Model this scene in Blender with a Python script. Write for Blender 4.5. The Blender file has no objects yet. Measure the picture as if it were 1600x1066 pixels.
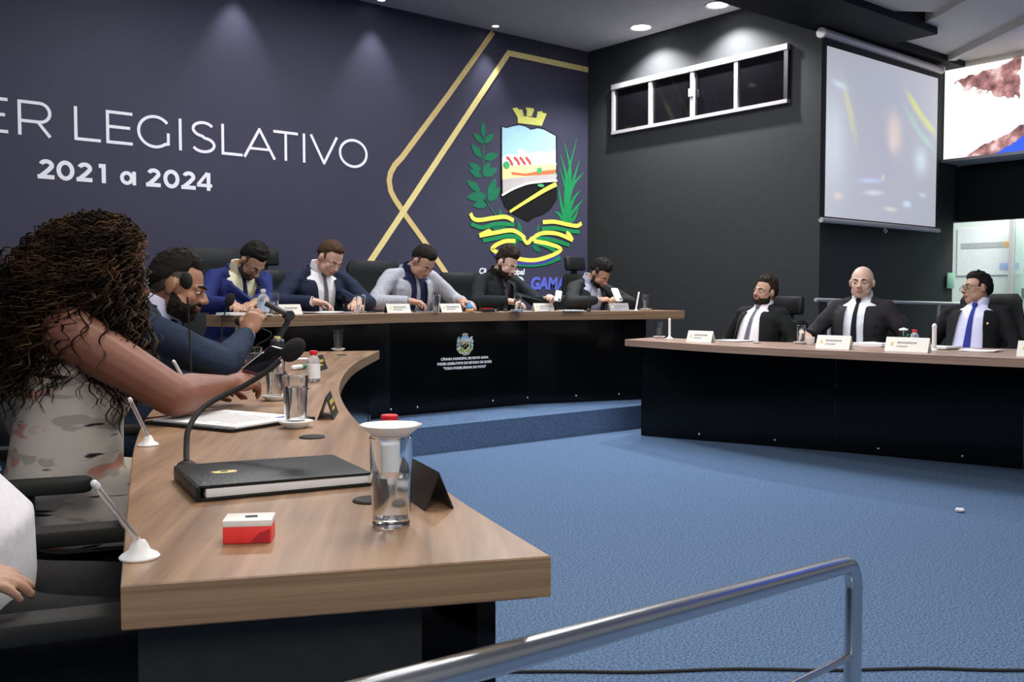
import bpy, bmesh, math, random
import numpy as np
from mathutils import Vector, Matrix, Euler
from mathutils.bvhtree import BVHTree
from mathutils import noise as mnoise

S = bpy.context.scene
COL = S.collection
PI = math.pi
R = math.radians
random.seed(7)

# ------------------------------------------------------------------ camera, world, exposure
cam = bpy.data.cameras.new('camera')
cam.sensor_width = 36.0
cam.lens = 33.93
cam.clip_start = 0.02
cam_o = bpy.data.objects.new('camera', cam)
COL.objects.link(cam_o)
cam_o.location = (0, 0, 1.10)
cam_o.rotation_euler = (R(90 - 2.4958), 0, R(-39.516))
S.camera = cam_o
S.view_settings.view_transform = 'Standard'
S.view_settings.look = 'None'
S.view_settings.gamma = 1.0
S.view_settings.exposure = 0.0
S.view_settings.use_curve_mapping = False

W = bpy.data.worlds.new('hall')
S.world = W
W.use_nodes = True
W.node_tree.nodes['Background'].inputs[0].default_value = (0.80, 0.86, 1.0, 1)
W.node_tree.nodes['Background'].inputs[1].default_value = 0.20

def lamp(name, kind, loc, energy, color=(1, 1, 1), size=0.1, rot=(0, 0, 0), spot=None, blend=0.5, size_y=None):
    d = bpy.data.lights.new(name, kind)
    d.energy = energy
    d.color = color
    if kind == 'AREA':
        d.size = size
        if size_y:
            d.shape = 'RECTANGLE'
            d.size_y = size_y
    elif kind == 'SPOT':
        d.spot_size = R(spot)
        d.spot_blend = blend
        d.shadow_soft_size = size
    else:
        d.shadow_soft_size = size
    o = bpy.data.objects.new(name, d)
    COL.objects.link(o)
    o.location = loc
    o.rotation_euler = rot
    return o

# unseen ceiling lights; lamps behind the camera: aimed front lights added for faces and desk edges
lamp('hall_area', 'AREA', (1.9, 2.2, 3.42), 92, (1.0, 0.93, 0.84), 1.6, size_y=1.6)
lamp('hall_area', 'AREA', (5.2, 3.6, 3.42), 70, (0.93, 0.96, 1.0), 1.4, size_y=1.4)
lamp('hall_area', 'AREA', (0.9, 5.4, 3.90), 45, (1.0, 0.94, 0.88), 1.2, size_y=1.2)
for (lx, ly, le) in ((3.0, 6.1, 66), (4.9, 6.1, 66), (6.5, 6.2, 38)):
    lamp('stage_light', 'AREA', (lx, ly, 3.93), le, (0.97, 0.97, 1.0), 0.5, size_y=0.5)
lamp('hall_area', 'AREA', (-0.8, -1.4, 3.3), 72, (1.0, 0.95, 0.88), 1.6, size_y=1.6, rot=(R(32), 0, R(-35)))
lamp('hall_area', 'AREA', (2.6, -1.8, 3.3), 60, (1.0, 0.97, 0.92), 1.6, size_y=1.6, rot=(R(30), 0, R(-5)))
lamp('lobby_light', 'AREA', (11.9, 4.6, 2.95), 130, (0.93, 1.0, 0.95), 1.2, size_y=1.2)

# ------------------------------------------------------------------ materials
MATS = {}
def mat(name, color, rough=0.5, metal=0.0, spec=0.5, noise=0.0, nscale=40.0, bump=0.0, bscale=200.0, trans=0.0, ior=1.45, emit=None, estr=1.0, sheen=0.0, coat=0.0):
    if name in MATS:
        return MATS[name]
    m = bpy.data.materials.new(name)
    m.use_nodes = True
    nt = m.node_tree
    b = nt.nodes['Principled BSDF']
    b.inputs['Base Color'].default_value = (*color, 1)
    b.inputs['Roughness'].default_value = rough
    b.inputs['Metallic'].default_value = metal
    b.inputs['Specular IOR Level'].default_value = spec
    b.inputs['Transmission Weight'].default_value = trans
    b.inputs['IOR'].default_value = ior
    b.inputs['Sheen Weight'].default_value = sheen
    b.inputs['Coat Weight'].default_value = coat
    tc = nt.nodes.new('ShaderNodeTexCoord')
    if noise > 0:
        n = nt.nodes.new('ShaderNodeTexNoise')
        n.inputs['Scale'].default_value = nscale
        n.inputs['Detail'].default_value = 4
        nt.links.new(tc.outputs['Object'], n.inputs['Vector'])
        r = nt.nodes.new('ShaderNodeValToRGB')
        lo = [max(0, c * (1 - noise)) for c in color]
        hi = [min(1, c * (1 + noise)) for c in color]
        r.color_ramp.elements[0].color = (*lo, 1)
        r.color_ramp.elements[1].color = (*hi, 1)
        r.color_ramp.elements[0].position = 0.3
        r.color_ramp.elements[1].position = 0.7
        nt.links.new(n.outputs['Fac'], r.inputs['Fac'])
        nt.links.new(r.outputs['Color'], b.inputs['Base Color'])
    if bump > 0:
        n2 = nt.nodes.new('ShaderNodeTexNoise')
        n2.inputs['Scale'].default_value = bscale
        n2.inputs['Detail'].default_value = 3
        nt.links.new(tc.outputs['Object'], n2.inputs['Vector'])
        bp = nt.nodes.new('ShaderNodeBump')
        bp.inputs['Strength'].default_value = bump
        bp.inputs['Distance'].default_value = 0.004
        nt.links.new(n2.outputs['Fac'], bp.inputs['Height'])
        nt.links.new(bp.outputs['Normal'], b.inputs['Normal'])
    if emit:
        b.inputs['Emission Color'].default_value = (*emit, 1)
        b.inputs['Emission Strength'].default_value = estr
    MATS[name] = m
    return m

def wood_mat(name, angle, c0, c1, rough=0.35, sc=(1 / 0.9, 1 / 14, 1 / 60)):
    m = bpy.data.materials.new(name)
    m.use_nodes = True
    nt = m.node_tree
    b = nt.nodes['Principled BSDF']
    tc = nt.nodes.new('ShaderNodeTexCoord')
    mp = nt.nodes.new('ShaderNodeMapping')
    mp.vector_type = 'TEXTURE'
    mp.inputs['Rotation'].default_value = (0, 0, angle)
    mp.inputs['Scale'].default_value = sc
    nt.links.new(tc.outputs['Object'], mp.inputs['Vector'])
    n = nt.nodes.new('ShaderNodeTexNoise')
    n.inputs['Scale'].default_value = 1.6
    n.inputs['Detail'].default_value = 7
    n.inputs['Roughness'].default_value = 0.62
    n.inputs['Distortion'].default_value = 0.35
    nt.links.new(mp.outputs['Vector'], n.inputs['Vector'])
    r = nt.nodes.new('ShaderNodeValToRGB')
    r.color_ramp.elements[0].color = (*c0, 1)
    r.color_ramp.elements[1].color = (*c1, 1)
    r.color_ramp.elements[0].position = 0.32
    r.color_ramp.elements[1].position = 0.68
    nt.links.new(n.outputs['Fac'], r.inputs['Fac'])
    nt.links.new(r.outputs['Color'], b.inputs['Base Color'])
    b.inputs['Roughness'].default_value = rough
    b.inputs['Specular IOR Level'].default_value = 0.45
    return m

def carpet_mat():
    m = bpy.data.materials.new('blue_carpet')
    m.use_nodes = True
    nt = m.node_tree
    b = nt.nodes['Principled BSDF']
    tc = nt.nodes.new('ShaderNodeTexCoord')
    n = nt.nodes.new('ShaderNodeTexNoise')
    n.inputs['Scale'].default_value = 125
    n.inputs['Detail'].default_value = 3
    nt.links.new(tc.outputs['Object'], n.inputs['Vector'])
    r = nt.nodes.new('ShaderNodeValToRGB')
    r.color_ramp.elements[0].color = (0.045, 0.085, 0.165, 1)
    r.color_ramp.elements[1].color = (0.135, 0.205, 0.330, 1)
    r.color_ramp.elements[0].position = 0.38
    r.color_ramp.elements[1].position = 0.62
    nt.links.new(n.outputs['Fac'], r.inputs['Fac'])
    nt.links.new(r.outputs['Color'], b.inputs['Base Color'])
    bp = nt.nodes.new('ShaderNodeBump')
    bp.inputs['Strength'].default_value = 0.5
    bp.inputs['Distance'].default_value = 0.004
    nt.links.new(n.outputs['Fac'], bp.inputs['Height'])
    nt.links.new(bp.outputs['Normal'], b.inputs['Normal'])
    b.inputs['Roughness'].default_value = 0.95
    b.inputs['Specular IOR Level'].default_value = 0.1
    return m

M_carpet = carpet_mat()
M_wood = wood_mat('walnut_laminate', R(57), (0.180, 0.098, 0.052), (0.385, 0.238, 0.142))
M_wood_p = wood_mat('walnut_laminate_long', 0.0, (0.22, 0.125, 0.07), (0.42, 0.265, 0.165))
M_wood_r = wood_mat('walnut_laminate_side', R(92), (0.24, 0.145, 0.105), (0.42, 0.28, 0.215))
M_wood_e = wood_mat('walnut_edge_band', 0.0, (0.175, 0.10, 0.055), (0.335, 0.215, 0.125), 0.4, (1 / 0.8, 1 / 0.8, 1 / 75))
M_wood_re = wood_mat('walnut_edge_band_pale', 0.0, (0.24, 0.15, 0.11), (0.40, 0.27, 0.205), 0.4, (1 / 0.8, 1 / 0.8, 1 / 75))
M_gloss = mat('black_gloss_panel', (0.0035, 0.0038, 0.0045), 0.14, spec=0.22, noise=0.3, nscale=3)
M_blackmat = mat('black_matte', (0.012, 0.012, 0.013), 0.6, noise=0.2)
M_leather = mat('black_leather', (0.011, 0.012, 0.012), 0.42, spec=0.3, bump=0.25, bscale=160)
M_fabric_blk = mat('black_upholstery', (0.02, 0.02, 0.022), 0.85, bump=0.3, bscale=300)
M_navy = mat('navy_wall_vinyl', (0.043, 0.042, 0.073), 0.55, spec=0.25, noise=0.06, nscale=60)
M_char = mat('charcoal_paint', (0.029, 0.031, 0.033), 0.7, spec=0.25, noise=0.08, nscale=30)
M_dark = mat('black_paint', (0.010, 0.011, 0.012), 0.7, spec=0.2, noise=0.1)
M_ceil = mat('grey_white_gypsum', (0.40, 0.40, 0.42), 0.9, noise=0.03, nscale=8)
M_roof = mat('white_roof_sheet', (0.62, 0.57, 0.52), 0.6, noise=0.06, nscale=3)
M_gold = mat('gold_print', (0.62, 0.47, 0.19), 0.45, noise=0.08)
M_gold2 = mat('gold_print_pale', (0.72, 0.60, 0.25), 0.45, noise=0.08)
M_white = mat('white_letter', (0.80, 0.80, 0.86), 0.5, noise=0.02)
M_white2 = mat('bright_white_print', (0.95, 0.95, 0.97), 0.5, noise=0.01)
M_alu = mat('white_aluminium', (0.45, 0.42, 0.43), 0.4, metal=0.2, noise=0.04)
M_steel = mat('brushed_steel', (0.62, 0.62, 0.63), 0.24, metal=1.0, noise=0.05, nscale=6)
M_chrome = mat('chrome', (0.75, 0.75, 0.76), 0.12, metal=1.0, noise=0.03)
M_glass = mat('clear_glass', (0.97, 0.99, 0.99), 0.05, trans=1.0, ior=1.45, noise=0.01)
M_water = mat('water', (0.97, 0.99, 1.0), 0.12, trans=1.0, ior=1.33, noise=0.01)
M_window = mat('dark_window_glass', (0.004, 0.004, 0.005), 0.06, spec=0.4, noise=0.2)
M_china = mat('white_china', (0.86, 0.86, 0.85), 0.18, noise=0.02)
M_plastic = mat('white_plastic', (0.82, 0.82, 0.82), 0.35, noise=0.02)
M_clear = mat('clear_acrylic', (0.93, 0.93, 0.95), 0.08, trans=0.85, ior=1.2, noise=0.01)
M_paper = mat('white_paper', (0.80, 0.80, 0.82), 0.85, noise=0.03, nscale=20)
M_plate = mat('cream_card', (0.70, 0.68, 0.62), 0.6, noise=0.03)
M_ink = mat('grey_ink', (0.25, 0.24, 0.24), 0.8, noise=0.1)
M_red = mat('red_plastic', (0.72, 0.02, 0.03), 0.4, noise=0.05)
M_redcard = mat('red_card', (0.88, 0.05, 0.045), 0.45, noise=0.05)
M_foam = mat('mic_foam', (0.010, 0.010, 0.011), 0.95, noise=0.4, nscale=300, bump=0.6, bscale=400)
M_bottle = mat('bottle_plastic', (0.88, 0.92, 0.97), 0.1, trans=0.8, ior=1.25, noise=0.02)
M_label = mat('bottle_label_white', (0.80, 0.82, 0.86), 0.5, noise=0.04)
M_labelblue = mat('bottle_label_blue', (0.45, 0.60, 0.85), 0.5, noise=0.2, nscale=60)
M_olive = mat('black_card', (0.022, 0.020, 0.017), 0.4, noise=0.2)
M_blue = mat('blue_plastic', (0.06, 0.30, 0.55), 0.4, noise=0.1)
M_orange = mat('orange_plastic', (0.62, 0.30, 0.10), 0.4, noise=0.1)
M_green = mat('lime_plastic', (0.35, 0.72, 0.08), 0.4, noise=0.05)
M_dgreen = mat('green_plastic', (0.03, 0.22, 0.10), 0.4, noise=0.05)
M_lens = mat('lamp_diffuser', (1, 1, 1), 0.5, noise=0.01, emit=(1.0, 1.0, 0.98), estr=14)
M_spotlens = mat('spot_diffuser', (1, 1, 1), 0.5, noise=0.01, emit=(0.95, 0.97, 1.0), estr=12)
M_lobby = mat('lobby_white_paint', (0.72, 0.76, 0.72), 0.8, noise=0.03)
M_rubber = mat('black_rubber', (0.012, 0.012, 0.012), 0.7, noise=0.1)
M_gun = mat('dark_grey_metal', (0.06, 0.06, 0.065), 0.35, metal=0.6, noise=0.1)

# ------------------------------------------------------------------ mesh helpers
I3 = Matrix.Identity(3)
def V(*a):
    return Vector(a)

class G:
    def __init__(self):
        self.v = []
        self.f = []
        self.m = []
        self.cur = 0
    def add(self, vs, fs):
        o = len(self.v)
        self.v += [tuple(p) for p in vs]
        for q in fs:
            self.f.append(tuple(i + o for i in q))
            self.m.append(self.cur)
    def loft(self, rings, caps=True, closed=False):
        n = len(rings[0])
        vs = [p for r in rings for p in r]
        fs = []
        k = len(rings)
        for i in range(k if closed else k - 1):
            a, b = i * n, ((i + 1) % k) * n
            for j in range(n):
                j2 = (j + 1) % n
                fs.append((a + j, a + j2, b + j2, b + j))
        if caps and not closed:
            fs.append(tuple(range(n - 1, -1, -1)))
            fs.append(tuple((k - 1) * n + j for j in range(n)))
        self.add(vs, fs)
    def ell(self, c, r, rot=I3, nu=18, nv=11):
        c = Vector(c)
        rings = []
        for i in range(1, nv):
            ph = -PI / 2 + PI * i / nv
            rings.append([c + rot @ V(r[0] * math.cos(ph) * math.cos(2 * PI * j / nu), r[1] * math.cos(ph) * math.sin(2 * PI * j / nu), r[2] * math.sin(ph)) for j in range(nu)])
        o = len(self.v)
        self.loft(rings, caps=False)
        o2 = len(self.v)
        self.add([c + rot @ V(0, 0, -r[2]), c + rot @ V(0, 0, r[2])], [])
        base2 = o + (nv - 2) * nu
        for j in range(nu):
            j2 = (j + 1) % nu
            self.f.append((o2, o + j2, o + j)); self.m.append(self.cur)
            self.f.append((o2 + 1, base2 + j, base2 + j2)); self.m.append(self.cur)
    def cap(self, p0, p1, r0, r1, n=14, k=4):
        p0, p1 = Vector(p0), Vector(p1)
        d = (p1 - p0)
        if d.length < 1e-6:
            d = V(0, 0, 1e-4)
        q = d.to_track_quat('Z', 'Y').to_matrix()
        u = d.normalized()
        rings = []
        for i in range(k + 1):
            a = -PI / 2 + PI / 2 * (i + 0.15) / (k + 0.15)
            rings.append([p0 + q @ V(r0 * math.cos(a) * math.cos(2 * PI * j / n), r0 * math.cos(a) * math.sin(2 * PI * j / n), r0 * math.sin(a)) for j in range(n)])
        for i in range(k + 1):
            a = PI / 2 * i / (k + 0.15)
            rings.append([p1 + q @ V(r1 * math.cos(a) * math.cos(2 * PI * j / n), r1 * math.cos(a) * math.sin(2 * PI * j / n), r1 * math.sin(a)) for j in range(n)])
        self.loft(rings)
    def cyl(self, p0, p1, r0, r1=None, n=20):
        if r1 is None:
            r1 = r0
        p0, p1 = Vector(p0), Vector(p1)
        q = (p1 - p0).to_track_quat('Z', 'Y').to_matrix()
        self.loft([[p + q @ V(r * math.cos(2 * PI * j / n), r * math.sin(2 * PI * j / n), 0) for j in range(n)] for p, r in ((p0, r0), (p1, r1))])
    def box(self, c, s, rot=I3):
        c = Vector(c)
        x, y, z = s[0] / 2, s[1] / 2, s[2] / 2
        vs = [c + rot @ V(a * x, b * y, d * z) for d in (-1, 1) for b in (-1, 1) for a in (-1, 1)]
        self.add(vs, [(0, 2, 3, 1), (4, 5, 7, 6), (0, 1, 5, 4), (2, 6, 7, 3), (0, 4, 6, 2), (1, 3, 7, 5)])
    def rbox(self, c, s, rad, rot=I3, n=3):
        # box with rounded vertical edges and eased top and bottom
        c = Vector(c)
        x, y, z = s[0] / 2, s[1] / 2, s[2] / 2
        rad = min(rad, x * 0.98, y * 0.98)
        e = min(rad * 0.5, z * 0.45)
        def ring(zz, ins):
            pts = []
            for (sx, sy, a0) in ((1, 1, 0), (-1, 1, 90), (-1, -1, 180), (1, -1, 270)):
                for i in range(n + 1):
                    a = R(a0 + 90 * i / n)
                    pts.append(c + rot @ V(sx * (x - rad) + (rad - ins) * math.cos(a), sy * (y - rad) + (rad - ins) * math.sin(a), zz))
            return pts
        self.loft([ring(-z, e), ring(-z + e * 0.3, e * 0.3), ring(-z + e, 0), ring(z - e, 0), ring(z - e * 0.3, e * 0.3), ring(z, e)])
    def tube(self, pts, r, n=8, closed=False):
        pts = [Vector(p) for p in pts]
        k = len(pts)
        rr = r if isinstance(r, (list, tuple)) else [r] * k
        t0 = (pts[1] - pts[0]).normalized()
        up = V(0, 0, 1) if abs(t0.z) < 0.9 else V(1, 0, 0)
        nx = t0.cross(up).normalized()
        rings = []
        for i in range(k):
            if i == 0:
                t = pts[1] - pts[0] if not closed else pts[1] - pts[-1]
            elif i == k - 1:
                t = pts[-1] - pts[-2] if not closed else pts[0] - pts[-2]
            else:
                t = pts[i + 1] - pts[i - 1]
            t.normalize()
            nx = (nx - t * nx.dot(t))
            if nx.length < 1e-6:
                nx = t.orthogonal()
            nx.normalize()
            ny = t.cross(nx)
            rings.append([pts[i] + (nx * math.cos(2 * PI * j / n) + ny * math.sin(2 * PI * j / n)) * rr[i] for j in range(n)])
        self.loft(rings, closed=closed)
    def lathe(self, prof, c=(0, 0, 0), rot=I3, n=32):
        # closed profile of (r, z): walks round a solid of revolution
        c = Vector(c)
        rings = [[c + rot @ V(max(r, 1e-5) * math.cos(2 * PI * j / n), max(r, 1e-5) * math.sin(2 * PI * j / n), z) for j in range(n)] for r, z in prof]
        self.loft(rings, caps=True)
    def prism(self, poly, z0, z1, fn=None):
        # polygon (x, y) extruded z0..z1; fn maps (x, y, z) to a point
        fn = fn or (lambda x, y, z: (x, y, z))
        n = len(poly)
        vs = [fn(x, y, z0) for x, y in poly] + [fn(x, y, z1) for x, y in poly]
        fs = [tuple(range(n - 1, -1, -1)), tuple(range(n, 2 * n))]
        fs += [(i, (i + 1) % n, n + (i + 1) % n, n + i) for i in range(n)]
        self.add(vs, fs)
    def ribbon(self, pts, w, z0, z1, fn=None, closed=False):
        # flat band of width w (number or list) along 2-D points, extruded
        k = len(pts)
        P = [Vector((p[0], p[1])) for p in pts]
        ww = w if isinstance(w, (list, tuple)) else [w] * k
        L, Rr = [], []
        for i in range(k):
            if closed:
                a, b = P[(i - 1) % k], P[(i + 1) % k]
            else:
                a, b = P[max(i - 1, 0)], P[min(i + 1, k - 1)]
            d1 = (P[i] - a); d2 = (b - P[i])
            d1 = d1.normalized() if d1.length > 1e-9 else None
            d2 = d2.normalized() if d2.length > 1e-9 else None
            if d1 is None: d1 = d2
            if d2 is None: d2 = d1
            t = d1 + d2
            t = t.normalized() if t.length > 1e-6 else d1
            nrm = Vector((-t.y, t.x))
            c = max(0.35, nrm.dot(Vector((-d1.y, d1.x))))
            h = ww[i] / 2 / c
            L.append(P[i] + nrm * h); Rr.append(P[i] - nrm * h)
        fn = fn or (lambda x, y, z: (x, y, z))
        rings = [[fn(L[i].x, L[i].y, z0), fn(Rr[i].x, Rr[i].y, z0), fn(Rr[i].x, Rr[i].y, z1), fn(L[i].x, L[i].y, z1)] for i in range(k)]
        self.loft(rings, closed=closed)
    def mesh(self, name):
        me = bpy.data.meshes.new(name)
        me.from_pydata(self.v, [], self.f)
        bm = bmesh.new()
        bm.from_mesh(me)
        bmesh.ops.recalc_face_normals(bm, faces=bm.faces)
        bm.to_mesh(me)
        bm.free()
        if any(self.m):
            me.polygons.foreach_set('material_index', self.m)
        return me

def smooth(me, angle=40):
    me.polygons.foreach_set('use_smooth', [True] * len(me.polygons))
    try:
        me.set_sharp_from_angle(angle=R(angle))
    except Exception:
        pass

def obj(name, g, m, parent=None, sm=True, label=None, angle=40):
    me = g.mesh(name) if isinstance(g, G) else g
    me.name = name
    for mm in (m if isinstance(m, (list, tuple)) else [m]):
        me.materials.append(mm)
    if sm:
        smooth(me, angle)
    o = bpy.data.objects.new(name, me)
    COL.objects.link(o)
    if parent:
        o.parent = parent
    if label:
        o['label'] = label
    return o

def tag(o, label, cat, group=None, kind=None):
    o['label'] = label
    o['category'] = cat
    if group:
        o['group'] = group
    if kind:
        o['kind'] = kind
    return o

def thing(name, label, cat, loc=(0, 0, 0), rz=0.0, group=None, scale=1.0):
    o = bpy.data.objects.new(name, None)
    o.empty_display_size = 0.1
    COL.objects.link(o)
    o.location = loc
    o.rotation_euler = (0, 0, rz)
    o.scale = (scale, scale, scale)
    return tag(o, label, cat, group)

def struct(name, g, m, label=None, parent=None, sm=False):
    o = obj(name, g, m, parent, sm)
    o['kind'] = 'structure'
    if label:
        o['label'] = label
    return o

def copy_tree(o, parent=None):
    c = o.copy()
    COL.objects.link(c)
    if parent:
        c.parent = parent
    for ch in list(o.children):
        copy_tree(ch, c)
    return c

def dup(o, label, loc, rz=0.0):
    c = copy_tree(o)
    c['label'] = label
    c.location = loc
    c.rotation_euler = (0, 0, rz)
    return c

def bez(pts, n=12):
    # Catmull-Rom through points
    P = [Vector(p) for p in pts]
    out = []
    for i in range(len(P) - 1):
        p0 = P[i - 1] if i > 0 else P[i] * 2 - P[i + 1]
        p1, p2 = P[i], P[i + 1]
        p3 = P[i + 2] if i + 2 < len(P) else P[i + 1] * 2 - P[i]
        for k in range(n):
            t = k / n
            out.append(0.5 * ((2 * p1) + (p2 - p0) * t + (2 * p0 - 5 * p1 + 4 * p2 - p3) * t * t + (3 * p1 - p0 - 3 * p2 + p3) * t ** 3))
    out.append(P[-1])
    return out

def text_mesh(body, size, fn_co, extrude=0.002, offset=0.0, shear=0.0, space=1.0, align='CENTER'):
    cu = bpy.data.curves.new('lettering', 'FONT')
    cu.body = body
    cu.size = size
    cu.extrude = extrude
    cu.offset = offset
    cu.shear = shear
    cu.space_character = space
    cu.align_x = align
    cu.align_y = 'BOTTOM_BASELINE'
    cu.resolution_u = 3
    o = bpy.data.objects.new('lettering', cu)
    COL.objects.link(o)
    dg = bpy.context.evaluated_depsgraph_get()
    me = bpy.data.meshes.new_from_object(o.evaluated_get(dg))
    bpy.data.objects.remove(o)
    for v in me.vertices:
        v.co = fn_co(v.co.x, v.co.y, v.co.z)
    me.materials.clear()
    return me
# ------------------------------------------------------------------ the setting
YB, XR, ZC, PZ = 8.2, 7.91, 3.97, 0.195
def boxg(x0, x1, y0, y1, z0, z1):
    g = G()
    g.box(((x0 + x1) / 2, (y0 + y1) / 2, (z0 + z1) / 2), (x1 - x0, y1 - y0, z1 - z0))
    return g

struct('floor', boxg(-6, 14, -4, 8.4, -0.12, 0.0), M_carpet, 'blue speckled carpet floor of the chamber')
struct('floor_platform', boxg(-6, XR, 5.615, YB, 0.0, PZ), M_carpet, 'raised blue carpeted platform step under the long head table')
struct('wall_back', boxg(-6, XR + 0.2, YB, YB + 0.2, 0, 4.4), M_navy, 'dark navy printed back wall behind the head table')
struct('wall_right', boxg(XR, XR + 0.2, 5.111, YB, 0, 4.4), M_char, 'charcoal wall with the high window strip')
struct('wall_side', boxg(XR + 0.2005, 10.48, 5.111, 5.30, 0, 3.56), M_char, 'charcoal wall behind the projection screen')
struct('ceiling', boxg(-6, XR + 0.2, 5.111, YB + 0.2, ZC, ZC + 0.15), M_ceil, 'pale grey ceiling over the platform')
g = boxg(-3, 8.75, 4.45, 5.111, 3.535, 4.5)
g.box((9.5, 5.0, 3.66), (1.5, 0.222, 0.24))
struct('trim_1', g, M_dark, 'black beam between the platform ceiling and the hall roof')
g = G()
ax = V(0.588, 0.809, 0); nn = V(0.809, -0.588, 0)
for i in range(-6, 12):
    o0 = 4.27 + 0.88 * i
    sec = [(o0, 3.60), (o0 + 0.80, 3.60), (o0 + 0.80, 3.54), (o0 + 0.88, 3.54), (o0 + 0.88, 3.72), (o0, 3.72)]
    pts = lambda t: [(nn * a + ax * t + V(0, 0, z)) for a, z in sec]
    a0 = -9.0
    # keep each board inside the hall: stop it at the beam, the mural wall and behind the camera
    lo, hi = -99, 99
    for (p, d, lim, sgn) in ((nn.y * (o0 + 0.44), ax.y, 4.45, 1), (nn.x * (o0 + 0.44), ax.x, 10.6, 1)):
        hi = min(hi, (lim - p) / d)
    lo = max((-1.0 - nn.y * (o0 + 0.44)) / ax.y, (-2.0 - nn.x * (o0 + 0.44)) / ax.x)
    if o0 > 4.2:
        hi = min((5.09 - nn.y * (o0 + 0.44)) / ax.y, (10.6 - nn.x * (o0 + 0.44)) / ax.x)
    if hi - lo > 0.3:
        g.loft([pts(lo), pts(hi)])
struct('ceiling_hall', g, M_roof, 'white ribbed roof sheets over the hall')
# mural wall: bulkhead with a bright picture over a black wall, lobby behind
struct('wall_bulkhead', boxg(10.21, 10.62, 0.5, 5.10, 2.56, 3.60), M_roof, 'pale bulkhead carrying the bright mural')
blk = boxg(10.60, 10.72, 0.5, 5.105, 1.95, 2.56)
blk.box((10.61, 5.2, 2.755), (0.255, 0.185, 1.61))
struct('wall_bulkhead_lower', blk, M_dark, 'black wall band under the bulkhead')
g = boxg(12.8, 12.95, 0, 8, 0, 3.2)
g.box((11.9, 7.05, 1.6), (2.4, 0.1, 3.2))
struct('wall_lobby', g, M_lobby, 'brightly lit white lobby wall beyond the opening')
struct('ceiling_lobby', boxg(10.72, 12.95, 0, 7.1, 3.05, 3.2), M_lobby, 'white lobby ceiling')

def mural_mat():
    m = bpy.data.materials.new('mural_print')
    m.use_nodes = True
    nt = m.node_tree
    b = nt.nodes['Principled BSDF']
    tc = nt.nodes.new('ShaderNodeTexCoord')
    sx = nt.nodes.new('ShaderNodeSeparateXYZ')
    nt.links.new(tc.outputs['Object'], sx.inputs[0])
    def math_(op, a, bb=None):
        n = nt.nodes.new('ShaderNodeMath')
        n.operation = op
        for i, v in enumerate((a, bb)):
            if v is None: continue
            if isinstance(v, (int, float)): n.inputs[i].default_value = v
            else: nt.links.new(v, n.inputs[i])
        return n.outputs[0]
    vo = nt.nodes.new('ShaderNodeTexVoronoi')
    vo.inputs['Scale'].default_value = 16
    no = nt.nodes.new('ShaderNodeTexNoise')
    no.inputs['Scale'].default_value = 9
    no.inputs['Detail'].default_value = 5
    nt.links.new(tc.outputs['Object'], no.inputs['Vector'])
    nt.links.new(tc.outputs['Object'], vo.inputs['Vector'])
    rp = nt.nodes.new('ShaderNodeValToRGB')
    rp.color_ramp.elements[0].color = (0.10, 0.045, 0.05, 1)
    rp.color_ramp.elements[0].position = 0.3
    rp.color_ramp.elements[1].color = (0.85, 0.66, 0.64, 1)
    rp.color_ramp.elements[1].position = 0.72
    e = rp.color_ramp.elements.new(0.5)
    e.color = (0.36, 0.17, 0.16, 1)
    nt.links.new(no.outputs['Fac'], rp.inputs['Fac'])
    wob = math_('MULTIPLY', math_('SUBTRACT', no.outputs['Fac'], 0.5), 0.18)
    # u runs along the wall from the screen (u=0) towards the camera, w is the height
    u = math_('ADD', math_('SUBTRACT', 5.10, sx.outputs['Y']), wob)
    w = math_('ADD', sx.outputs['Z'], wob)
    # upper rock band: above a falling diagonal, right of the screen
    d_hi = math_('SUBTRACT', w, math_('SUBTRACT', 3.42, math_('MULTIPLY', u, 0.42)))
    d_top = math_('SUBTRACT', math_('ADD', 3.36, math_('MULTIPLY', u, 0.22)), w)
    band = math_('MULTIPLY', math_('GREATER_THAN', d_hi, 0.0), math_('GREATER_THAN', d_top, 0.0))
    band = math_('MULTIPLY', band, math_('LESS_THAN', u, 0.78))
    # lower crowd band: below a rising diagonal
    d_lo = math_('SUBTRACT', math_('ADD', 2.50, math_('MULTIPLY', u, 0.42)), w)
    low = math_('GREATER_THAN', d_lo, 0.0)
    blue = math_('MULTIPLY', math_('GREATER_THAN', math_('SUBTRACT', math_('ADD', 2.28, math_('MULTIPLY', u, 0.55)), w), 0.0), low)
    mx = nt.nodes.new('ShaderNodeMix'); mx.data_type = 'RGBA'
    mx.inputs[6].default_value = (0.93, 0.94, 0.92, 1)
    nt.links.new(rp.outputs['Color'], mx.inputs[7])
    nt.links.new(math_('MAXIMUM', band, low), mx.inputs[0])
    mx2 = nt.nodes.new('ShaderNodeMix'); mx2.data_type = 'RGBA'
    nt.links.new(mx.outputs[2], mx2.inputs[6])
    mx2.inputs[7].default_value = (0.03, 0.09, 0.62, 1)
    nt.links.new(blue, mx2.inputs[0])
    nt.links.new(mx2.outputs[2], b.inputs['Base Color'])
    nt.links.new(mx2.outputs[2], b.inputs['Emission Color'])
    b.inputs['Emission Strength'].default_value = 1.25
    b.inputs['Roughness'].default_value = 0.4
    return m
g = boxg(10.185, 10.215, 0.6, 5.09, 2.585, 3.53)
mural = obj('backlit_mural', g, mural_mat(), None, False)
tag(mural, 'bright backlit mural with white wedge, brown rocks and blue corner, high on the far right', 'mural')
g = G(); g.box((10.18, 2.85, 2.572), (0.05, 4.5, 0.03))
obj('bottom_rail', g, M_alu, mural)

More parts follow.
